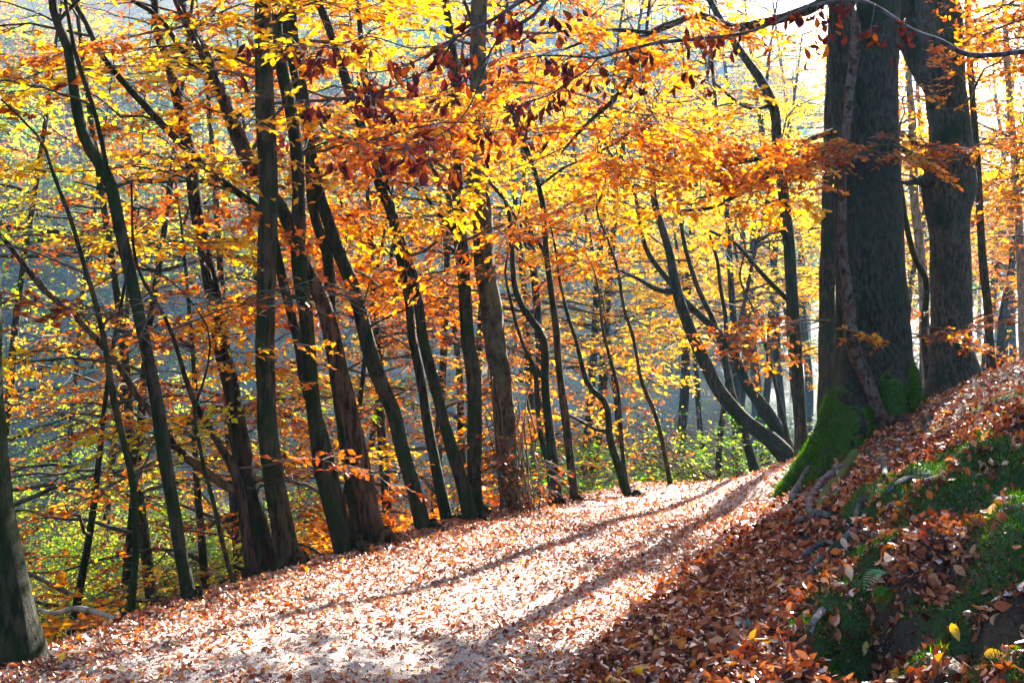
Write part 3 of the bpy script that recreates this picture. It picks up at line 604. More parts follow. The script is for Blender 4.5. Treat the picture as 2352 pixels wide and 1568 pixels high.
def beech_moss(c):
    top = .95 + .35 * fbm(c[:, 0], c[:, 1] + c[:, 2], 5, 3) + .25 * np.clip(c[:, 0] - 3.35, -1, .6) - .25 * np.exp(-((c[:, 0] - 3.1) / .12) ** 2)
    n = fbm(c[:, 0] * 1.3, c[:, 2] * .8 + c[:, 1], 7, 13)
    return (c[:, 2] < top + .15) & (n > -.12 - .25 * (c[:, 0] < 2.9))
paint_moss(trunk, beech_moss)
def tufts(o, n, ln, wd, m, parent):
    me = o.data; npoly = len(me.polygons); c = np.empty(npoly * 3, np.float32); me.polygons.foreach_get('center', c); c = c.reshape(-1, 3)
    nn = np.empty(npoly * 3, np.float32); me.polygons.foreach_get('normal', nn); nn = nn.reshape(-1, 3); mi = np.empty(npoly, np.int32); me.polygons.foreach_get('material_index', mi)
    sel = np.where((mi == 1) & (nn[:, 1] < .75))[0]; i = R.choice(sel, n); P0 = c[i] + R.normal(0, .012, (n, 3)) - nn[i] * .004
    lump = .35 + 1.3 * np.clip(fbm(P0[:, 0] + P0[:, 1], P0[:, 2] + .3 * P0[:, 1], 9, 3) + .4, 0, 1); d = norm(nn[i] + R.normal(0, .45, (n, 3)) + [0, 0, -.25]); L = (R.uniform(*ln, n) * lump)[:, None]
    s_ = norm(np.cross(d, R.normal(0, 1, (n, 3)))) * R.uniform(*wd, n)[:, None]; P1 = P0 + d * L
    v = np.stack([P0 - s_, P0 + s_, P1 + s_ * .3, P1 - s_ * .3], 1).reshape(-1, 3); b = Buf(); b.add(v, np.arange(n * 4).reshape(-1, 4), 0, np.clip(R.random(n) * .7 + .5 * (lump - .8), 0, 1), smooth=False)
    t = b.obj('moss', [m], parent); t['kind'] = 'stuff'; return t
MOSSL = leaf_mat('moss_blades', [(0, (.008, .04, .004)), (.6, (.055, .18, .010)), (1, (.16, .36, .02))], trans=.5)
tufts(trunk, 90000, (.012, .03), (.0015, .003), MOSSL, e)
def beech_part(name, C, mats, k=9, rough=.12):
    b = Buf(); v, q = bark_tube(C[:, :3], C[:, 3], k, rough, .05); b.add(v, q); o = b.obj(name, mats, e); return o
# limbs traced to the left of the trunk
limbs = [([(1925, 330, 22), (1880, 352, 20), (1830, 371, 18), (1791, 390, 16), (1712, 437, 12), (1634, 476, 9), (1556, 484, 6)], 11.6, 11.0, 'orange', 10),
         ([(1920, 300, 14), (1849, 324, 11), (1802, 344, 11), (1712, 371, 10), (1615, 379, 8), (1548, 402, 6), (1480, 405, 4)], 11.6, 10.6, 'orange', 10),
         ([(1791, 390, 12), (1745, 405, 10), (1701, 422, 9), (1615, 453, 6), (1540, 462, 4)], 11.35, 11.3, 'orange', 6),
         ([(1935, -40, 30), (1880, 10, 26), (1818, 35, 24), (1752, 52, 22), (1680, 62, 20), (1603, 36, 18), (1556, 51, 18), (1498, 76, 17), (1470, 121, 15), (1451, 176, 13), (1412, 227, 12), (1361, 273, 10), (1330, 304, 8), (1290, 350, 5)], 11.6, 8.8, 'orange', 6),
         ([(1498, 76, 10), (1420, 70, 10), (1370, 76, 9), (1330, 100, 7), (1290, 115, 5)], 9.9, 9.4, 'orange', 4)]
cb = Buf()
for pts, ya, yb, pal, ns in limbs:
    C = catmull(px_path(pts, ya, yb), 50); beech_part('branch', C, [BM['smooth']], 8, .08)
    spray_along(cb, C, ns, L=(.5, 1.2), size=.056, dens=1.2, lo=.3, gap=True, lf=1.5)
# russet sprays hanging in front of the trunk
cr = Buf()
for (px, py, Y, dx, L, n_) in [(1985, 330, 10.9, 1, .75, 3), (1985, 335, 10.9, -1, .6, 4), (1900, 735, 10.6, -1, 1.05, 3), (2090, 770, 11.4, 1, .55, 3), (2085, 355, 11.5, 1, .3, 2), (1980, 350, 10.8, -1, .9, 3), (1930, 740, 10.7, 1, .2, 1)]:
    for j in range(n_):
        s = un(px, py, Y) + R.normal(0, .05, 3)
        bough(cr, cr, s, [dx, R.normal(0, .35), R.normal(.02, .12)], L * R.uniform(.7, 1.1), .008, size=.055, dens=1.1, gap=False, lf=1.3, droop=.1, shift=.12)
cr.obj('low_sprays', [BM['twig'], LM['russet']], e)
Pt = catmull(px_path([(2022, -420, 84), (2030, -900, 70), (2040, -1700, 50), (2020, -2600, 20)], BY), 60)
v, q = bark_tube(Pt[:, :3], Pt[:, 3], 16, .04, .2); b = Buf(); b.add(v, q); b.obj('upper_trunk', [BM['beech']], e)
grow(cb, cb, Pt[:, :3], Pt[:, 3], 16, 5.2, 12, 'orange', (2.5, 4.5), None, .11, .4, 3, True, 0, .6)
cb.obj('crown', [BM['twig'], LM['orange']], e)
# roots crawling down the bank (laid on the ground)
def ground_path(pts, lift=.3, dz=0):
    out = []
    for px, py, w in pts:
        g = ground_px(px, py); r = w * .5 / F * g[1]; out.append(np.r_[g + [0, 0, r * lift + dz], r])
    return catmull(np.array(out), 40)
rt = [([(1936, 1056, 20), (1886, 1080, 22), (1855, 1103, 22), (1831, 1132, 18), (1815, 1160, 10)], 'root', 0),
      ([(1925, 1082, 16), (1891, 1114, 16), (1873, 1137, 15), (1860, 1163, 17), (1862, 1188, 10)], 'root', 0),
      ([(1941, 1124, 9), (1899, 1158, 10), (1860, 1189, 9), (1824, 1215, 7)], 'root', 1),
      ([(1930, 1153, 8), (1910, 1187, 10), (1873, 1192, 12), (1826, 1210, 11), (1800, 1207, 8)], 'root', 0),
      ([(1987, 1160, 16), (1984, 1178, 16), (1967, 1197, 14), (1962, 1217, 10)], 'root', 0),
      ([(1990, 1205, 8), (1952, 1233, 12), (1928, 1258, 15), (1908, 1278, 16), (1880, 1305, 15), (1863, 1330, 13), (1838, 1350, 7)], 'root', 0),
      ([(1925, 1265, 8), (1900, 1259, 9), (1880, 1260, 10), (1856, 1273, 9), (1826, 1295, 6)], 'root', 0),
      ([(2134, 1095, 8), (2081, 1111, 10), (2050, 1124, 10), (2035, 1138, 7)], 'root', 0),
      ([(2026, 1056, 11), (2031, 1070, 13), (2032, 1098, 8)], 'root', 0),
      ([(2136, 962, 9), (2130, 975, 10), (2126, 1000, 7)], 'root', 0),
      ([(1965, 1050, 18), (1935, 1100, 16), (1900, 1135, 14), (1880, 1175, 10)], 'root', 1),
      ([(1890, 1415, 14), (1870, 1440, 12), (1862, 1470, 6)], 'root', 0)]
ROOTS = []
rootbark = bark_mat('root_bark', (.035, .04, .05), (.13, .14, .17), mossamt=.3, stretch=1, bump=.5)
for pts, nm, mo in rt:
    pts = [(a_, b_, c_ * 1.35) for a_, b_, c_ in pts]
    C = ground_path(pts, .8); ROOTS.append(C); beech_part(nm, C, [MOSS if mo else rootbark], 9, .2)

# crooked thin tree in front of the beech
tree('crooked_tree', 'thin crooked scaly stem curving up in front of the great beech', 'tree',
     [(1946, 5, 22), (1960, 30, 21), (1968, 60, 20), (1965, 113, 20), (1954, 197, 20), (1945, 282, 18), (1937, 395, 19), (1934, 508, 20), (1937, 592, 22), (1948, 677, 25), (1954, 790, 28), (1988, 863, 30), (2006, 915, 31), (2030, 975, 36)],
     'scaly', 'russet', 10.9, nb=0, top=.5, rough=.14)

# swollen right beech
e2, P2, r2 = tree('beech_tree', 'big grey beech at the right with swollen knotted trunk, forked at the top', 'tree',
     [(2120, -300, 70), (2135, -60, 100), (2148, 40, 118), (2156, 120, 114), (2168, 180, 100), (2176, 240, 96), (2183, 320, 96), (2180, 412, 118), (2180, 450, 118), (2180, 500, 100), (2184, 620, 92), (2186, 790, 100), (2194, 870, 122), (2196, 905, 150)],
     'beech', 'orange', 13.6, nb=7, zr=(3.5, 5), Lr=(1.2, 2.5), top=6, sides=26, rough=.035,
     forks=[[(2050, -200, 36), (2066, -40, 50), (2080, 60, 58), (2115, 140, 66), (2158, 215, 60)], [(2066, 418, 9), (2090, 420, 14), (2112, 414, 24), (2150, 430, 50)], [(2060, 335, 12), (2085, 350, 16), (2115, 370, 20), (2150, 400, 34)]])

# ---------------------------------------------------------------- woodland prototypes and copies
def forest_proto(name, label, h, r0, lean, nb, pal, zlo, Lr, size, dens, bark='smooth', cat='tree', lf=1.0, k=3, rough=.06, group=None, bend=.3):
    e = empty(name, (0, 0, 0), label, cat, group)
    z = np.linspace(0, h, 9); P = np.c_[lean * h * (z / h) ** 1.3 + np.cumsum(R.normal(0, bend * .4, 9)) * .35, np.cumsum(R.normal(0, bend * .4, 9)) * .35, z - .3]; P[0, :2] = 0
    rr = r0 * (1 - .85 * (z / h)); C = catmull(np.c_[P, rr], int(h / .3)); Q, r = C[:, :3], np.maximum(C[:, 3], .01)
    b = Buf(); v, q = bark_tube(Q, r, 10, rough, .3); b.add(v, q); b.obj('trunk', [BM[bark]], e)
    cb = Buf(); 
    for j in range(nb):
        hh = zlo + (h - zlo) * (j + R.random()) / nb; i = int(np.argmin(np.abs(Q[:, 2] - hh))); a = j * 2.4 + R.normal(0, .4)
        L = R.uniform(*Lr) * (1.15 - .65 * (hh / h) ** 2); bough(cb, cb, Q[i], [cos(a), sin(a), R.uniform(.0, .6)], L, .008 * L + .006, size=size, dens=dens, k=k, gap=False, lf=lf, shift=R.normal(0, .06))
    cb.obj('crown', [BM['twig'], LM[pal]], e); return e
def place(e, x, y, rz, s, label=None, group=None, first=False, dz=0):
    if first: r = e
    else:
        r = e.copy(); sc.collection.objects.link(r)
        for c in e.children:
            d = c.copy(); sc.collection.objects.link(d); d.parent = r
    r.location = (x, y, hgt(x, y) + dz); r.rotation_euler = (0, 0, rz); r.scale = (s, s, s)
    if label: r['label'] = label
    if group: r['group'] = group
    return r
GR = 'autumn trees on the slope between path and pond'
protos = {
 'g': forest_proto('woodland_tree', 'golden-leaved beech of the slope behind the path edge', 11, .11, .12, 20, 'gold', 3.6, (1.8, 3.4), .066, .7, lf=1.05),
 'o': forest_proto('woodland_tree', 'orange-leaved beech of the slope behind the path edge', 10, .10, .10, 20, 'orange', 1.0, (1.8, 3.4), .066, .7, lf=1.0),
 'h': forest_proto('woodland_tree', 'golden-leaved beech of the slope behind the path edge', 9, .08, .2, 17, 'gold', 3.9, (1.6, 3.0), .066, .75, lf=1.1),
 'l': forest_proto('woodland_tree', 'yellow-green thinly leaved tree of the slope at the left', 10, .08, .12, 15, 'lime', .8, (1.5, 3.0), .062, .7, lf=.6),
 'r': forest_proto('woodland_tree', 'russet-leaved low tree of the slope behind the path edge', 6, .06, .15, 15, 'russet', .4, (1.2, 2.4), .06, .8, lf=1.0),
}
used = set()
spots = [  # kind, px at the trunk foot, depth, scale
 ('r', 120, 11, .9), ('l', 60, 12.5, .9), ('l', 250, 14, 1), ('l', 390, 13.5, 1), ('l', -60, 17, 1.1), ('r', 480, 12.5, 1), ('l', 230, 22, 1.1),
 ('o', 560, 16, 1), ('r', 740, 13, .9), ('l', 650, 20, 1), ('l', 820, 24, 1), ('o', 900, 14.5, .8), ('o', 990, 16.5, .9), ('o', 1100, 19, .9),
 ('o', 1080, 22, 1.1), ('g', 1290, 19.5, 1.05), ('g', 1360, 30, 1.3), ('h', 1460, 25, 1.2), ('g', 1560, 34, 1.4), ('h', 1640, 33, 1.2), ('g', 1750, 42, 1.4), ('h', 1850, 46, 1.4),
 ('l', 140, 30, 1.2), ('g', 1250, 25, 1.1), ('h', 1600, 22, 1), ('g', 1700, 27, 1.1), ('g', 1330, 28, 1.2), ('h', 1780, 33, 1.25), ('g', 1690, 40, 1.5), ('g', 1800, 43, 1.6), ('h', 1930, 50, 1.8), ('g', 2100, 46, 1.6), ('o', 2290, 52, 1.8), ('g', 2220, 38, 1.2), ('h', 2340, 60, 1.9), ('g', 2020, 60, 1.9), ('o', 2180, 64, 2.0), ('g', 2120, 72, 2.4), ('g', 2260, 70, 2.4), ('o', 2330, 80, 2.6), ('g', 1960, 78, 2.6), ('g', 1860, 66, 2.2), ('h', 2050, 50, 2.0), ('g', 1740, 62, 2.2)]
def put(kind, x, y, rz, s, label=None, group=GR):
    e = protos[kind]; o = place(e, x, y, rz, s, label or e['label'], group, first=kind not in used); used.add(kind); return o
for i, (kd, px, Y, s) in enumerate(spots):
    x = (px - 1176) / F * Y
    x = min(x, xe(Y) - .6) if Y < 25 else x
    put(kd, x, Y, R.uniform(-1, 1) + (pi if i % 2 else 0), s)
# sun-side trees on the right hand rise; unseen near ones added to shade bank
GR2 = 'autumn trees on the rise to the right of the beeches'
for kd, x, y, s in [('o', 8.0, 17, 1.1), ('g', 9.4, 19.5, 1.2), ('o', 10.7, 22, 1.2), ('o', 12.2, 25.5, 1.3), ('o', 7.8, 13, 1.0), ('g', 9.2, 16.2, 1.1), ('o', 13.2, 28, 1.4), ('g', 12.5, 24, 1.2), ('o', 10.5, 18.5, 1.1), ('h', 17, 30, 1.5), ('o', 15, 23, 1.3), ('g', 21, 38, 1.5), ('g', 24, 50, 1.6), ('h', 26, 58, 1.6), ('o', 9.0, 13.5, 1.0), ('g', 9.5, 10.5, 1.1), ('o', 12.5, 15.5, 1.2), ('g', 6.8, 7.5, 1.0), ('o', 8, 4.0, 1.2), ('o', 22, 44, 1.5), ('g', 27, 68, 1.9), ('o', 33, 74, 1.9)]:
    put(kd, x, y, R.uniform(0, 6.2), s, {'g': 'golden-leaved tree on the rise beyond the big beeches', 'h': 'golden-leaved tree on the rise beyond the big beeches', 'o': 'orange-leaved tree on the rise beyond the big beeches'}[kd], GR2)
# far wooded hillside
GR3 = 'bare trees of the far hillside'
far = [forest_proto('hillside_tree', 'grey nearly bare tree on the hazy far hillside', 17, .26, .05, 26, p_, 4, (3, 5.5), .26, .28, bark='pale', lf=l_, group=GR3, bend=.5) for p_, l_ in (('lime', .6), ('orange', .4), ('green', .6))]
fu = set(); cnt = 0
for i in range(285):
    Y = 113 + 80 * R.random() ** 1.3; t_ = R.uniform(-.5, .46) if i % 3 else R.uniform(-.45, -.1); x = t_ * Y; f_ = 106 / (106 - .9 * min(x + 6, 0)); x *= f_; Y *= f_; k_ = int(R.integers(0, 3))
    if x / Y > .2 and R.random() < .3: continue
    place(far[k_], x, Y, R.uniform(0, 6.2), R.uniform(.7, 1.2), group=GR3, first=k_ not in fu); fu.add(k_)

# ---------------------------------------------------------------- leaf litter, moss, grass
LIT_STOPS = [(0, (.04, .010, .008)), (.18, (.14, .032, .018)), (.42, (.34, .085, .035)), (.62, (.56, .19, .08)), (.76, (.64, .34, .19)), (.88, (.76, .58, .40)), (.93, (.60, .10, .015)), (.97, (.75, .25, .02)), (1, (.85, .55, .04))]
LITTER = leaf_mat('leaf_litter', LIT_STOPS, trans=.3, gain=1.0, gloss=.22)
def normals(x, y, h=.04):
    dx = (height(x + h, y) - height(x - h, y)) / (2 * h); dy = (height(x, y + h) - height(x, y - h)) / (2 * h)
    return norm(np.c_[-dx, -dy, np.ones(len(x))])
def litter(name, n, xr, yr, dens, size, lift, k, shift=0., wild=.35):
    x = R.uniform(*xr, n); y = R.uniform(*yr, n); keep = R.random(n) < dens(x, y); x, y = x[keep], y[keep]; n = len(x)
    vis = (np.abs(x / y) < .5) | (y > 30); x, y = x[vis], y[vis]; n = len(x)
    z = height(x, y); nn = normals(x, y); steep = nn[:, 2]
    Nn = norm(nn + R.normal(0, wild, (n, 3))); a = norm(np.cross(Nn, R.normal(0, 1, (n, 3))))
    sz = R.uniform(*size, n); c = np.c_[x, y, z] + nn * (R.random(n) ** 2 * lift + .004)[:, None] - a * sz[:, None] * .5
    flip = np.where(R.random(n) < .5, 1, -1)[:, None]
    v, q, f = leaves(c, a, Nn * flip, sz * R.choice([1, 1, .7, .5], n), R.normal(0, .42, n), k, aspect=.64, cup=R.normal(.2, .7, n))
    rn = np.clip(R.beta(1.6, 1.4, n) * .9 + .18 * fbm(x, y, .8, 3) + shift, 0, .9); pick = R.random(n); rn = np.where(pick < .07, R.uniform(.91, 1, n), rn)
    b = Buf(); b.add(v, q, 0, np.repeat(rn, f), smooth=False); o = b.obj(name, [LITTER], kind='stuff'); o['label'] = name.replace('_', ' '); return o
def d_path(x, y):
    s = x - xe(y); w = pathw(y)
    c = .55 + .3 * sstep(-.1, .12, fbm(x, y, 1.3, 31)); c = np.where((s < .45) | (s > w - .5), .85, c)
    bare = np.exp(-(((x + .75) / .75) ** 2 + ((y - 5.9) / .45) ** 2)); c = c * (1 - .9 * bare)
    c = c * (1 - .55 * np.exp(-(((x - .2) / .6) ** 2 + ((y - 7.4) / 1.0) ** 2)))
    return np.where(s > w, 0, c * 1.0)
def d_bank(x, y):
    s = x - xe(y); mo = mossf(x, y); c = 1 - mo * (.95 - .55 * sstep(.0, .18, fbm(x, y, 3.3, 91))); h_ = .05; st = np.abs(height(x, y + h_) - height(x, y - h_)) / (2 * h_); c = c * (.25 + .75 * sstep(1.5, .8, st)); c = c * (1 - .8 * sandf(x, y))
    for C in ROOTS:
        dd = np.min(np.hypot(x[:, None] - C[None, ::2, 0], y[:, None] - C[None, ::2, 1]) - C[None, ::2, 3] * 1.1, 1); c = c * (dd > .006)
    return np.where(s > pathw(y), c, 0)
litter('fallen_leaves', 120000, (-4.5, 3), (4.6, 10.5), d_path, (.022, .052), .008, 4, .04, .24)
litter('fallen_leaves', 70000, (-2, 7), (10.5, 20), d_path, (.03, .06), .012, 3, .04, .3)
litter('fallen_leaves', 80000, (-.5, 4.2), (3.4, 9), d_bank, (.035, .078), .035, 5, -.09, .5)  # bank shade put into the leaf colour: darker than the path litter
def steepf(x, y):
    st = np.hypot(height(x + .05, y) - height(x - .05, y), height(x, y + .05) - height(x, y - .05)) / .1
    return sstep(.55, 1.1, st) * (x > .8) * (x - xe(y) > 2)
litter('soil_crumbs', 90000, (.8, 3.2), (3.5, 7), steepf, (.006, .022), .012, 3, -.42, .9)
litter('fallen_leaves', 45000, (.5, 9), (9, 19), d_bank, (.04, .08), .03, 3, -.02, .4)
litter('fallen_leaves', 25000, (-8, 4), (4, 20), lambda x, y: ((x - xe(y) < .1) & (x - xe(y) > -2.5)) * .9, (.05, .09), .02, 3, -.05)

litter('leaf_crumbs', 70000, (-3, 3), (4.6, 11), lambda x, y: d_path(x, y) > 0, (.005, .02), .003, 3, -.15, .5)

def blades(name, n, xr, yr, dens, ln, wd, m, droop=.5, out=.25, label=None):
    x = R.uniform(*xr, n); y = R.uniform(*yr, n); keep = R.random(n) < dens(x, y); x, y = x[keep], y[keep]; n = len(x)
    P0 = np.c_[x, y, height(x, y) - .004]; nn = normals(x, y); d = norm(nn * .8 + np.array([0, 0, .3]) + R.normal(0, out, (n, 3))); L = R.uniform(*ln, n)[:, None]
    P1 = P0 + d * L * .55; P2 = P1 + norm(d + np.array([0, 0, -1]) * droop + nn * .2) * L * .45
    s = norm(np.cross(d, R.normal(0, 1, (n, 3)))) * R.uniform(*wd, n)[:, None]
    v = np.stack([P0 - s, P0 + s, P1 - s * .8, P1 + s * .8, P2 - s * .1, P2 + s * .1], 1).reshape(-1, 3); bi = (np.arange(n) * 6)[:, None]
    q = np.concatenate([bi + np.array([[0, 1, 3, 2]]), bi + np.array([[2, 3, 5, 4]])], 1).reshape(-1, 4)
    b = Buf(); b.add(v, q, 0, np.repeat(R.random(n), 2), smooth=False); o = b.obj(name, [m], kind='stuff'); return o
GRASS = leaf_mat('grass_blades', [(0, (.008, .025, .010)), (.6, (.02, .06, .022)), (.85, (.06, .08, .035)), (1, (.16, .12, .06))], trans=.35)
blades('moss_cover', 300000, (.6, 4.0), (3.4, 9.5), lambda x, y: mossf(x, y), (.012, .035), (.0012, .0026), MOSSL, .3, .5)
blades('grass', 22000, (.6, 4.0), (3.4, 8.5), lambda x, y: mossf(x, y) * sstep(.0, .14, fbm(x, y, 3.1, 44)), (.05, .13), (.0009, .0018), GRASS, 1.3, .45)
blades('rootlets', 14000, (.8, 3.2), (3.5, 7), lambda x, y: steepf(x, y) * sstep(-.1, .15, fbm(x, y, 4, 61)), (.04, .16), (.0005, .0013), leaf_mat('rootlet', [(0, (.05, .03, .02)), (.7, (.16, .10, .06)), (1, (.35, .28, .2))], trans=.1), 2.2, .7)
blades('grass', 26000, (.8, 3.2), (3.5, 7), lambda x, y: steepf(x, y) * sstep(-.05, .1, fbm(x, y, 2.6, 14)), (.05, .14), (.0009, .0018), GRASS, 2.2, .4)
blades('reeds', 30000, (-60, 50), (70, 112), lambda x, y: ((height(x, y) > WATER - .1) & (height(x, y) < WATER + .9)) * .9, (.9, 1.9), (.012, .03), leaf_mat('reed', [(0, (.18, .15, .09)), (1, (.42, .36, .24))], trans=.3), .5, .15)

# leaves drifting on the pond
nf = 9000; fy = 11 + 60 * R.random(nf) ** 1.4; fx = R.uniform(-.5, .3, nf) * fy; kp = (fbm(fx, fy, .35, 66) > -.02) & (height(fx, fy) < WATER - .05); fx, fy = fx[kp], fy[kp]; nf = len(fx)
v, q, f = leaves(np.c_[fx, fy, np.full(nf, WATER + .006)], np.c_[R.normal(0, 1, (nf, 2)), np.zeros(nf)], np.c_[R.normal(0, .12, (nf, 2)), np.ones(nf)], R.uniform(.05, .11, nf), .12, 3, cup=.2)
b = Buf(); b.add(v, q, 0, np.repeat(R.uniform(.3, 1, nf), f), smooth=False); b.obj('floating_leaves', [LITTER], kind='stuff')

# single leaves that stand out
def single(px, py, name, col, size, label, cat='leaf', rz=0, tilt=.35, dz=.012, curl=.6):
    size *= .8
    g = ground_px(px, py); nn = normals(g[None, 0], g[None, 1])[0]; a = norm(np.cross(nn, [cos(rz), sin(rz), 0]))
    v, q, f = leaves((g + nn * dz - a * size * .5)[None], a[None], (nn + tilt * R.normal(0, 1, 3))[None], size, curl, 5, aspect=.62, cup=.9)
    b = Buf(); b.add(v, q, 0, [.5] * f); m = bpy.data.materials.get('one_' + name + str(col)) or leaf_mat('one_' + name + str(col), [(0, col), (1, col)], trans=.3, gloss=.6)
    o = b.obj(name, [m]); me = o.data
    o.location = g; me.transform(__import__('mathutils').Matrix.Translation(-Vector(g))); return tag(o, label, cat)
single(145, 1524, 'yellow_leaf', (.85, .5, .02), .085, 'bright yellow leaf on the path at the lower left')
single(205, 1550, 'teal_leaf', (.30, .42, .36), .06, 'pale blue-green leaf lying beside the bright yellow leaf at the lower left')
single(1720, 1447, 'teal_leaf', (.02, .22, .20), .06, 'small teal leaf among brown litter below the bank')
single(1955, 1343, 'cream_leaf', (.55, .40, .30), .10, 'large pale pinkish leaf on the mossy bank edge', dz=.03)
single(2203, 1500, 'yellow_leaf', (.75, .48, .06), .10, 'yellow and brown leaf standing up by the sandy hollow', tilt=.8, dz=.04)
single(1824, 1112, 'orange_leaf', (.9, .28, .02), .10, 'orange leaf propped against the mossy beech root', tilt=.9, dz=.04)
single(1975, 1505, 'cream_leaf', (.75, .55, .22), .085, 'cream yellow curled leaf at the foot of the mossy bank', tilt=.6, dz=.03)
single(580, 1485, 'orange_leaf', (.85, .25, .02), .08, 'lone orange leaf beside the bare patch of the path')
single(2130, 1250, 'red_leaf', (.38, .05, .02), .10, 'glossy dark red leaf on top of the bank', dz=.03)
single(1945, 1270, 'cream_leaf', (.62, .48, .33), .09, 'pale leaf lying across the blue-grey root', dz=.04)
single(2310, 1520, 'yellow_leaf', (.8, .45, .05), .10, 'yellow leaf in the litter at the lower right corner', tilt=.5, dz=.03)

# ferns and mushrooms on the bank
def fern(px, py, L, hd, label, mcol):
    g = ground_px(px, py); e = empty('fern', g, label, 'fern'); b = Buf(); t = np.linspace(0, 1, 14); d = np.array([sin(hd), -.5, 0.])
    P = g + np.c_[d[0] * t * L, d[1] * t * L, L * (.55 * t - .9 * t * t)]; v, q = tubes(P, .0022 * (1.1 - t), 4); b.add(v, q)
    T = norm(np.gradient(P, axis=0)); S = norm(np.cross(T, [0, 0, 1.]))
    for sg in (-1, 1):
        ax = norm(S * sg + T * .45); ln = L * .30 * np.sin(pi * np.clip(t * .9 + .12, 0, 1)) + .006
        v, q, f = leaves(P[1:], ax[1:], np.tile([0, 0, 1.], (13, 1)), ln[1:], .15, 4, aspect=.34); b.add(v, q, 0, np.full(len(q), .5), smooth=False)
    b.obj('frond', [leaf_mat('fern' + str(mcol), [(0, mcol), (1, mcol)], trans=.4)], e)
fern(2035, 1395, .16, -.3, 'small bright green fern hanging under the bank edge', (.16, .42, .02))
fern(2045, 1372, .12, -.8, 'tiny fern frond just above the bright green fern', (.10, .34, .05))
fern(2045, 1320, .16, -1.1, 'pale mint green fern frond across the moss', (.25, .48, .28))
def mushroom(px, py, r, label):
    g = ground_px(px, py); e = empty('mushroom', g, label, 'mushroom', 'mushrooms in the sandy hollow'); b = Buf()
    t = np.linspace(0, 1, 9); rr = r * np.sin(t * pi * .5); rr[0] = .0005; P = np.c_[t * 0, t * 0, r * 1.1 + r * .62 * np.cos(t * pi * .5) ** 1.2]; P = g + P
    ring = [np.c_[np.cos(np.linspace(0, 2 * pi, 16, endpoint=False)) * q_ + c_[0], np.sin(np.linspace(0, 2 * pi, 16, endpoint=False)) * q_ + c_[1], np.full(16, c_[2])] for q_, c_ in zip(rr, P)]
    v = np.vstack(ring); i, j = np.meshgrid(np.arange(8), np.arange(16), indexing='ij'); q = np.stack([i * 16 + j, (i + 1) * 16 + j, (i + 1) * 16 + (j + 1) % 16, i * 16 + (j + 1) % 16], -1).reshape(-1, 4)
    b.add(v, q); o = b.obj('cap', [MUSH], e); o.data.materials
    s = Buf(); v, q = tubes(np.array([g - [0, 0, .01], g + [0, 0, r * 1.2]]), np.array([r * .28, r * .22]), 8); s.add(v, q); s.obj('stem', [BM['pale']], e)
MUSH = mat('mushroom_cap'); n = N(MUSH); p = n('BsdfPrincipled'); p.inputs['Base Color'].default_value = (.16, .05, .02, 1); p.inputs['Roughness'].default_value = .25; n.L(p.outputs[0], n('OutputMaterial').inputs[0])
mushroom(2223, 1462, .024, 'larger shiny brown mushroom in the sandy hollow'); mushroom(2247, 1464, .016, 'smaller shiny brown mushroom in the sandy hollow')

# dead twig leaning on the bank
def stick(name, pts, Y, Y1, m, label, cat='branch', ground=False, sub=()):
    C = ground_path(pts, .8) if ground else catmull(px_path(pts, Y, Y1), 40)
    b = Buf(); v, q = bark_tube(C[:, :3], C[:, 3], 8, .15, .05); b.add(v, q)
    for sp_ in sub:
        D = catmull(px_path(sp_, Y, Y1), 20); v, q = bark_tube(D[:, :3], D[:, 3], 6, .15, .05); b.add(v, q)
    e_ = tuple(C[0, :3]); o = b.obj(name, [m]); o.data.transform(__import__('mathutils').Matrix.Translation(-Vector(e_))); o.location = e_; return tag(o, label, cat)
stick('dry_twig', [(2089, 1387, 3), (2054, 1424, 3.5), (2027, 1456, 4), (2024, 1488, 3.5), (1999, 1523, 2.5)], 0, 0, BM['pale'], 'thin pale crooked twig hanging down the mossy bank', 'twig', True)
stick('fallen_branch', [(275, 1425, 12), (235, 1410, 13), (195, 1398, 13), (160, 1398, 11), (125, 1408, 9), (80, 1395, 5), (40, 1380, 3)], 6.9, 7.4, BM['pale'], 'bare grey branch sticking out from the path edge at the lower left')
stick('fallen_branch', [(745, 1278, 9), (720, 1262, 8), (690, 1250, 6), (665, 1243, 4)], 8.9, 9.2, BM['smooth'], 'short mossy branch sloping off the path edge beside the straight trunk foot', sub=[[(722, 1280, 3), (716, 1268, 3), (708, 1256, 4)]])

# dry climbing stems on the patchy trunk
e = empty('climbing_plant', un(1190, 1165, 10.7), 'tangle of dry reddish climbing stems round the foot of the patchy trunk', 'climber')
b = Buf(); lb = Buf()
for i in range(26):
    x0 = R.uniform(1170, 1245); pts = [(x0, 1180, 4)]; y = 1180; x = x0; top_ = R.uniform(850, 1080)
    while y > top_: y -= 45; x += R.normal(-6, 9); pts.append((x, y, R.uniform(2, 4)))
    if R.random() < .4: pts.append((x + R.choice([-1, 1]) * 25, y + 15, 1.5))
    C = catmull(px_path(pts, 10.6 + R.normal(0, .12)), 24); v, q = tubes(C[:, :3], C[:, 3], 5); b.add(v, q)
    for j in range(1):
        k_ = R.integers(4, 22); bough(b, lb, C[k_, :3], [R.choice([-1, 1]), R.normal(0, .5), -.2], .2, .002, size=.05, dens=.6, gap=False, lf=.3, mi=0)
b.obj('stems', [bark_mat('dry_stem', (.07, .035, .02), (.20, .11, .07), mossamt=0)], e); lb.obj('leaves', [LM['russet']], e)

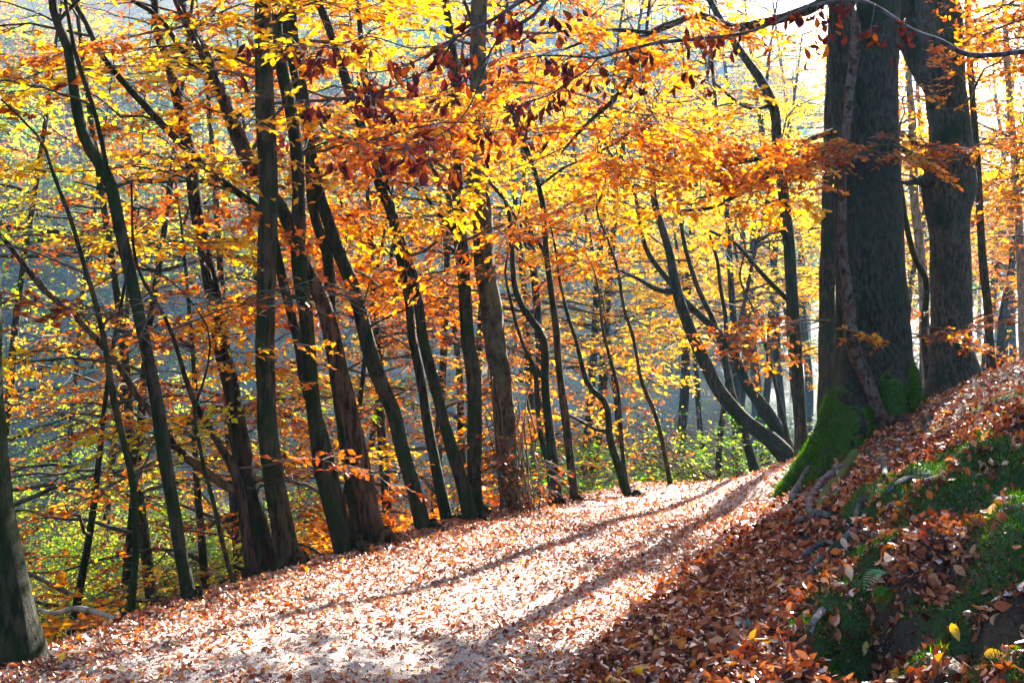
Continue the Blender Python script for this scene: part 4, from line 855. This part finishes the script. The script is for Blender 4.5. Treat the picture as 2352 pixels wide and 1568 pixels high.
# green bushes and bare arching shrub over the water
def bush(name, label, px, py, Y, n_, pal, L, size, lf, up=(.1, 1.0), dens=1.0, cat='bush', r0=.012, azm=None):
    x, y, _ = un(px, py, Y); e = empty(name, (x, y, hgt(x, y)), label, cat); w_, l_ = Buf(), Buf(); g = np.array([x, y, hgt(x, y)])
    for i in range(n_):
        a = R.uniform(0, 2 * pi) if azm is None else R.normal(*azm); bough(w_, l_, g + [R.normal(0, .15), R.normal(0, .15), 0], [cos(a), sin(a), R.uniform(*up)], R.uniform(*L), r0, size=size, dens=dens, gap=False, lf=lf, mi=0, droop=.35)
    w_.obj('stems', [BM['twig']], e); l_.obj('leaves', [LM[pal]], e); return e
bush('green_bush', 'bright green leafy bush at the water behind the kinked sapling', 1400, 1100, 15.5, 7, 'green', (1.8, 2.8), .055, .5, (.6, 2.2))
bush('green_bush', 'tall bright green bush at the water under the bowing mossy trunk', 1620, 1040, 21, 8, 'green', (3, 4.8), .065, .45, (1.0, 3.2))
bush('bare_shrub', 'nearly leafless arching shrub spreading low over the sparkling water', 1760, 1085, 19, 12, 'lime', (3.0, 5.2), .06, .12, (.1, 1.1), .6, 'shrub', .022, (pi * .95, .5))
bush('orange_bush', 'glowing orange beech sapling between the long diagonal trunk and the twin stems', 930, 1180, 11.5, 9, 'orange', (.7, 1.4), .07, 1.0, (.3, 2.0), 1.0, 'sapling')
bush('orange_bush', 'orange beech sapling beside the foot of the forked brown trunk', 1140, 1130, 12.5, 7, 'orange', (.6, 1.2), .07, 1.0, (.3, 2.0), 1.0, 'sapling')
bush('yellow_bush', 'low yellow-leaved maple shoots left of the S-curved trunk', 110, 1330, 8.2, 6, 'gold', (.8, 1.5), .09, .8, (.1, .9), .7, 'shrub', .01, (pi * .6, .8))
bush('yellow_bush', 'yellow and orange spray reaching over dark water at the left', 330, 1200, 9.5, 8, 'gold', (.9, 2.0), .085, .8, (.3, 1.2), .7, 'shrub', .01, (pi, .6))

for i, (px, py, Y, n_, pal, L, lab) in enumerate([
     (60, 1300, 11, 9, 'lime', (1.5, 2.8), 'tangled twiggy brush at the water below the leftmost mossy foot'),
     (250, 1280, 12.5, 8, 'green', (1.5, 2.8), 'thin green-leaved brush at the water behind the S-curved trunk foot'),
     (420, 1250, 13.5, 8, 'lime', (1.5, 2.8), 'twiggy yellow-green brush at the water right of the S-curved trunk'),
     (150, 1150, 16.5, 10, 'lime', (2, 3.8), 'large loose thicket over the pond at the far left'),
     (480, 1180, 17, 9, 'green', (2, 3.6), 'loose green-speckled thicket over the pond left of the straight mossy trunk'),
     (180, 1220, 13.5, 9, 'brown', (1.6, 3.0), 'dark withered brush at the water far left of the S-curved trunk'),
     (560, 1230, 12.5, 8, 'lime', (1.5, 2.8), 'twiggy brush below the rough reddish trunk'),
     (330, 1120, 21, 10, 'green', (2.6, 4.6), 'tall loose thicket standing in the shallows behind the S-curved trunk'),
     (20, 1100, 22, 10, 'lime', (2.6, 4.6), 'tall loose thicket standing in the shallows at the left margin'),
     (640, 1120, 22, 9, 'lime', (2.4, 4.2), 'tall loose thicket standing in the shallows behind the straight mossy trunk'),
     (720, 1180, 14, 8, 'orange', (1.5, 2.8), 'orange-leaved brush on the steep slope behind the wavy trunks'),
     (870, 1190, 13, 8, 'orange', (1.2, 2.4), 'orange-leaved brush on the steep slope behind the long diagonal trunk')]):
    bush('waterside_brush', lab, px, py, Y, n_, pal, L, .055, .5 if pal != 'orange' else .9, (.2, 1.9), 1.2, 'brush', .014)
# bushes along the far shore
fb = [bush('shore_bush', 'low bluish green bush on the far shore of the pond', 1176, 800, 112, 13, p_, (2.0, 3.2), .30, .10, (.2, 1.6), .4, 'bush', .03) for p_ in ('green', 'lime')]
for o in fb: o['group'] = 'low bushes along the far shore'
for i in range(110):
    Y = R.uniform(109, 122); x = R.uniform(-.45, .3) * Y; f_ = 106 / (106 - .9 * min(x + 6, 0)); x *= f_; Y *= f_; o = place(fb[i % 2], x, Y, R.uniform(0, 6), R.uniform(.6, 1.3), group='low bushes along the far shore', first=i < 2)

# ---------------------------------------------------------------- near overhanging beech, trunk out of frame on the right
e = empty('beech_tree', (3.3, 4.9, hgt(3.3, 4.9)), 'near blue-black overhanging branches with curled brown leaves along the top of the view', 'tree')
g0 = hgt(3.3, 4.9); C = catmull(np.array([[3.3, 4.9, g0 - .3, .24], [3.25, 4.9, g0 + 1, .19], [3.2, 4.85, 2.7, .17], [3.1, 4.8, 4.5, .14], [3.0, 4.8, 7, .08]]), 60)
b = Buf(); v, q = bark_tube(C[:, :3], C[:, 3], 18, .05); b.add(v, q); b.obj('trunk', [BM['beech']], e)
DK = bark_mat('branch_blue_black', (.012, .014, .022), (.05, .058, .09), mossamt=0, stretch=1, bump=.3)  # blue-black bark colour of the near branches
nb_ = Buf()
def near_branch(P, part='branch'):
    C = catmull(P, 70); b = Buf(); v, q = bark_tube(C[:, :3], C[:, 3], 8, .12, .04); b.add(v, q); b.obj(part, [DK], e); return C
def hang(C, n_, lo=0., hi=1., size=(.036, .066), tw=(.04, .28)):
    """curled dead leaves on short drooping twigs"""
    for j in range(n_):
        i = int((lo + (hi - lo) * R.random()) * (len(C) - 2)); s = C[i, :3]; T = norm(C[i + 1, :3] - s)
        d = norm(np.cross(T, [0, 0, 1]) * R.choice([-1, 1]) + T * R.uniform(-.2, .8) + [0, 0, R.uniform(-.5, .5)]); L = R.uniform(*tw)
        t = np.linspace(0, 1, 5)[:, None]; P = s + d * t * L + np.array([0, 0, -.5]) * L * t ** 2 + R.normal(0, .006, (5, 3)); v, q = tubes(P, np.linspace(.0028, .0014, 5), 4); nb_.add(v, q, 0)
        m_ = R.integers(2, 7); c = P[-1] + R.normal(0, .02, (m_, 3)); a = norm(np.c_[R.normal(0, .5, (m_, 2)), -np.ones(m_)]); v, q, f = leaves(c, a, R.normal(0, 1, (m_, 3)), R.uniform(*size, m_), R.uniform(.2, .9, m_), 5, aspect=.66, cup=R.uniform(.4, 1.4, m_)); nb_.add(v, q, 1, np.repeat(R.beta(1.5, 2, m_), f))
A1 = near_branch(np.vstack([[[3.2, 4.85, 2.55, .045]], px_path([(2500, 112, 16), (2352, 119, 12), (2290, 126, 11), (2220, 125, 11), (2160, 95, 10), (2090, 68, 9), (2040, 32, 9), (1990, 5, 8), (1940, 0, 8), (1860, 18, 8), (1790, 48, 7), (1710, 76, 7), (1640, 86, 7), (1565, 93, 8), (1501, 100, 7), (1469, 108, 7), (1414, 121, 6), (1373, 133, 6), (1328, 130, 5), (1241, 128, 4), (1190, 138, 3)], 4.7, 5.4)]))
A2 = near_branch(px_path([(1373, 135, 5), (1349, 160, 5), (1302, 191, 4.5), (1262, 219, 4), (1219, 232, 3.5), (1160, 255, 2.5), (1100, 262, 2)], 5.2, 5.4))
B1 = near_branch(np.vstack([[[3.1, 4.82, 4.2, .05]], px_path([(2300, -420, 22), (1800, -230, 16), (1400, -70, 12), (1256, 0, 10), (1241, 20, 9), (1210, 46, 9), (1176, 63, 8), (1156, 74, 7), (1132, 108, 5), (1113, 139, 4), (1060, 190, 3), (1000, 215, 2)], 4.8, 5.3)]))
B2 = near_branch(px_path([(1400, -70, 11), (1300, -40, 10), (1206, 0, 9), (1165, 24, 9), (1132, 46, 8), (1089, 66, 8), (1047, 87, 7), (1012, 105, 6), (972, 132, 5), (900, 160, 4), (820, 168, 3), (740, 150, 2)], 5.05, 5.6))
B3 = near_branch(px_path([(1047, 87, 5), (1000, 150, 4), (940, 180, 4), (860, 215, 3), (780, 232, 2.5), (700, 235, 2), (640, 250, 1.5)], 5.25, 5.6))
B4 = near_branch(px_path([(1012, 105, 4), (940, 110, 3.5), (850, 85, 3), (760, 110, 2.5), (690, 105, 2), (630, 110, 1.5)], 5.3, 5.7))
B5 = near_branch(px_path([(1132, 108, 4), (1075, 250, 3.5), (1010, 310, 3), (930, 330, 2.5), (870, 345, 2), (800, 330, 1.5)], 5.2, 5.6))
hang(A1, 40, .52, 1); hang(A2, 20, 0, 1); hang(B1, 20, .5, 1); hang(B2, 28, .25, 1, (.05, .08)); hang(B3, 16, .2, 1, (.045, .075)); hang(B4, 16, .3, 1, (.045, .075)); hang(B5, 14, .2, 1, (.05, .085))
nb_.obj('dead_leaves', [DK, LM['brown']], e)
# ---------------------------------------------------------------- air
m = mat('haze'); n = N(m); pv = n('ShaderNodeVolumePrincipled'[10:]) if False else m.node_tree.nodes.new('ShaderNodeVolumePrincipled')
pv.inputs['Color'].default_value = (.30, .60, 1, 1); pv.inputs['Density'].default_value = .00043; pv.inputs['Anisotropy'].default_value = .4
n.L(pv.outputs[0], n('OutputMaterial').inputs['Volume'])
b = Buf(); x0, x1, y0, y1, z0, z1 = -520, 520, -62, 720, -6, 110
b.add([(x0, y0, z0), (x1, y0, z0), (x1, y1, z0), (x0, y1, z0), (x0, y0, z1), (x1, y0, z1), (x1, y1, z1), (x0, y1, z1)], [[3, 2, 1, 0], [4, 5, 6, 7], [0, 1, 5, 4], [1, 2, 6, 5], [2, 3, 7, 6], [3, 0, 4, 7]], smooth=False)
if HAZE: b.obj('haze', [m], kind='stuff')
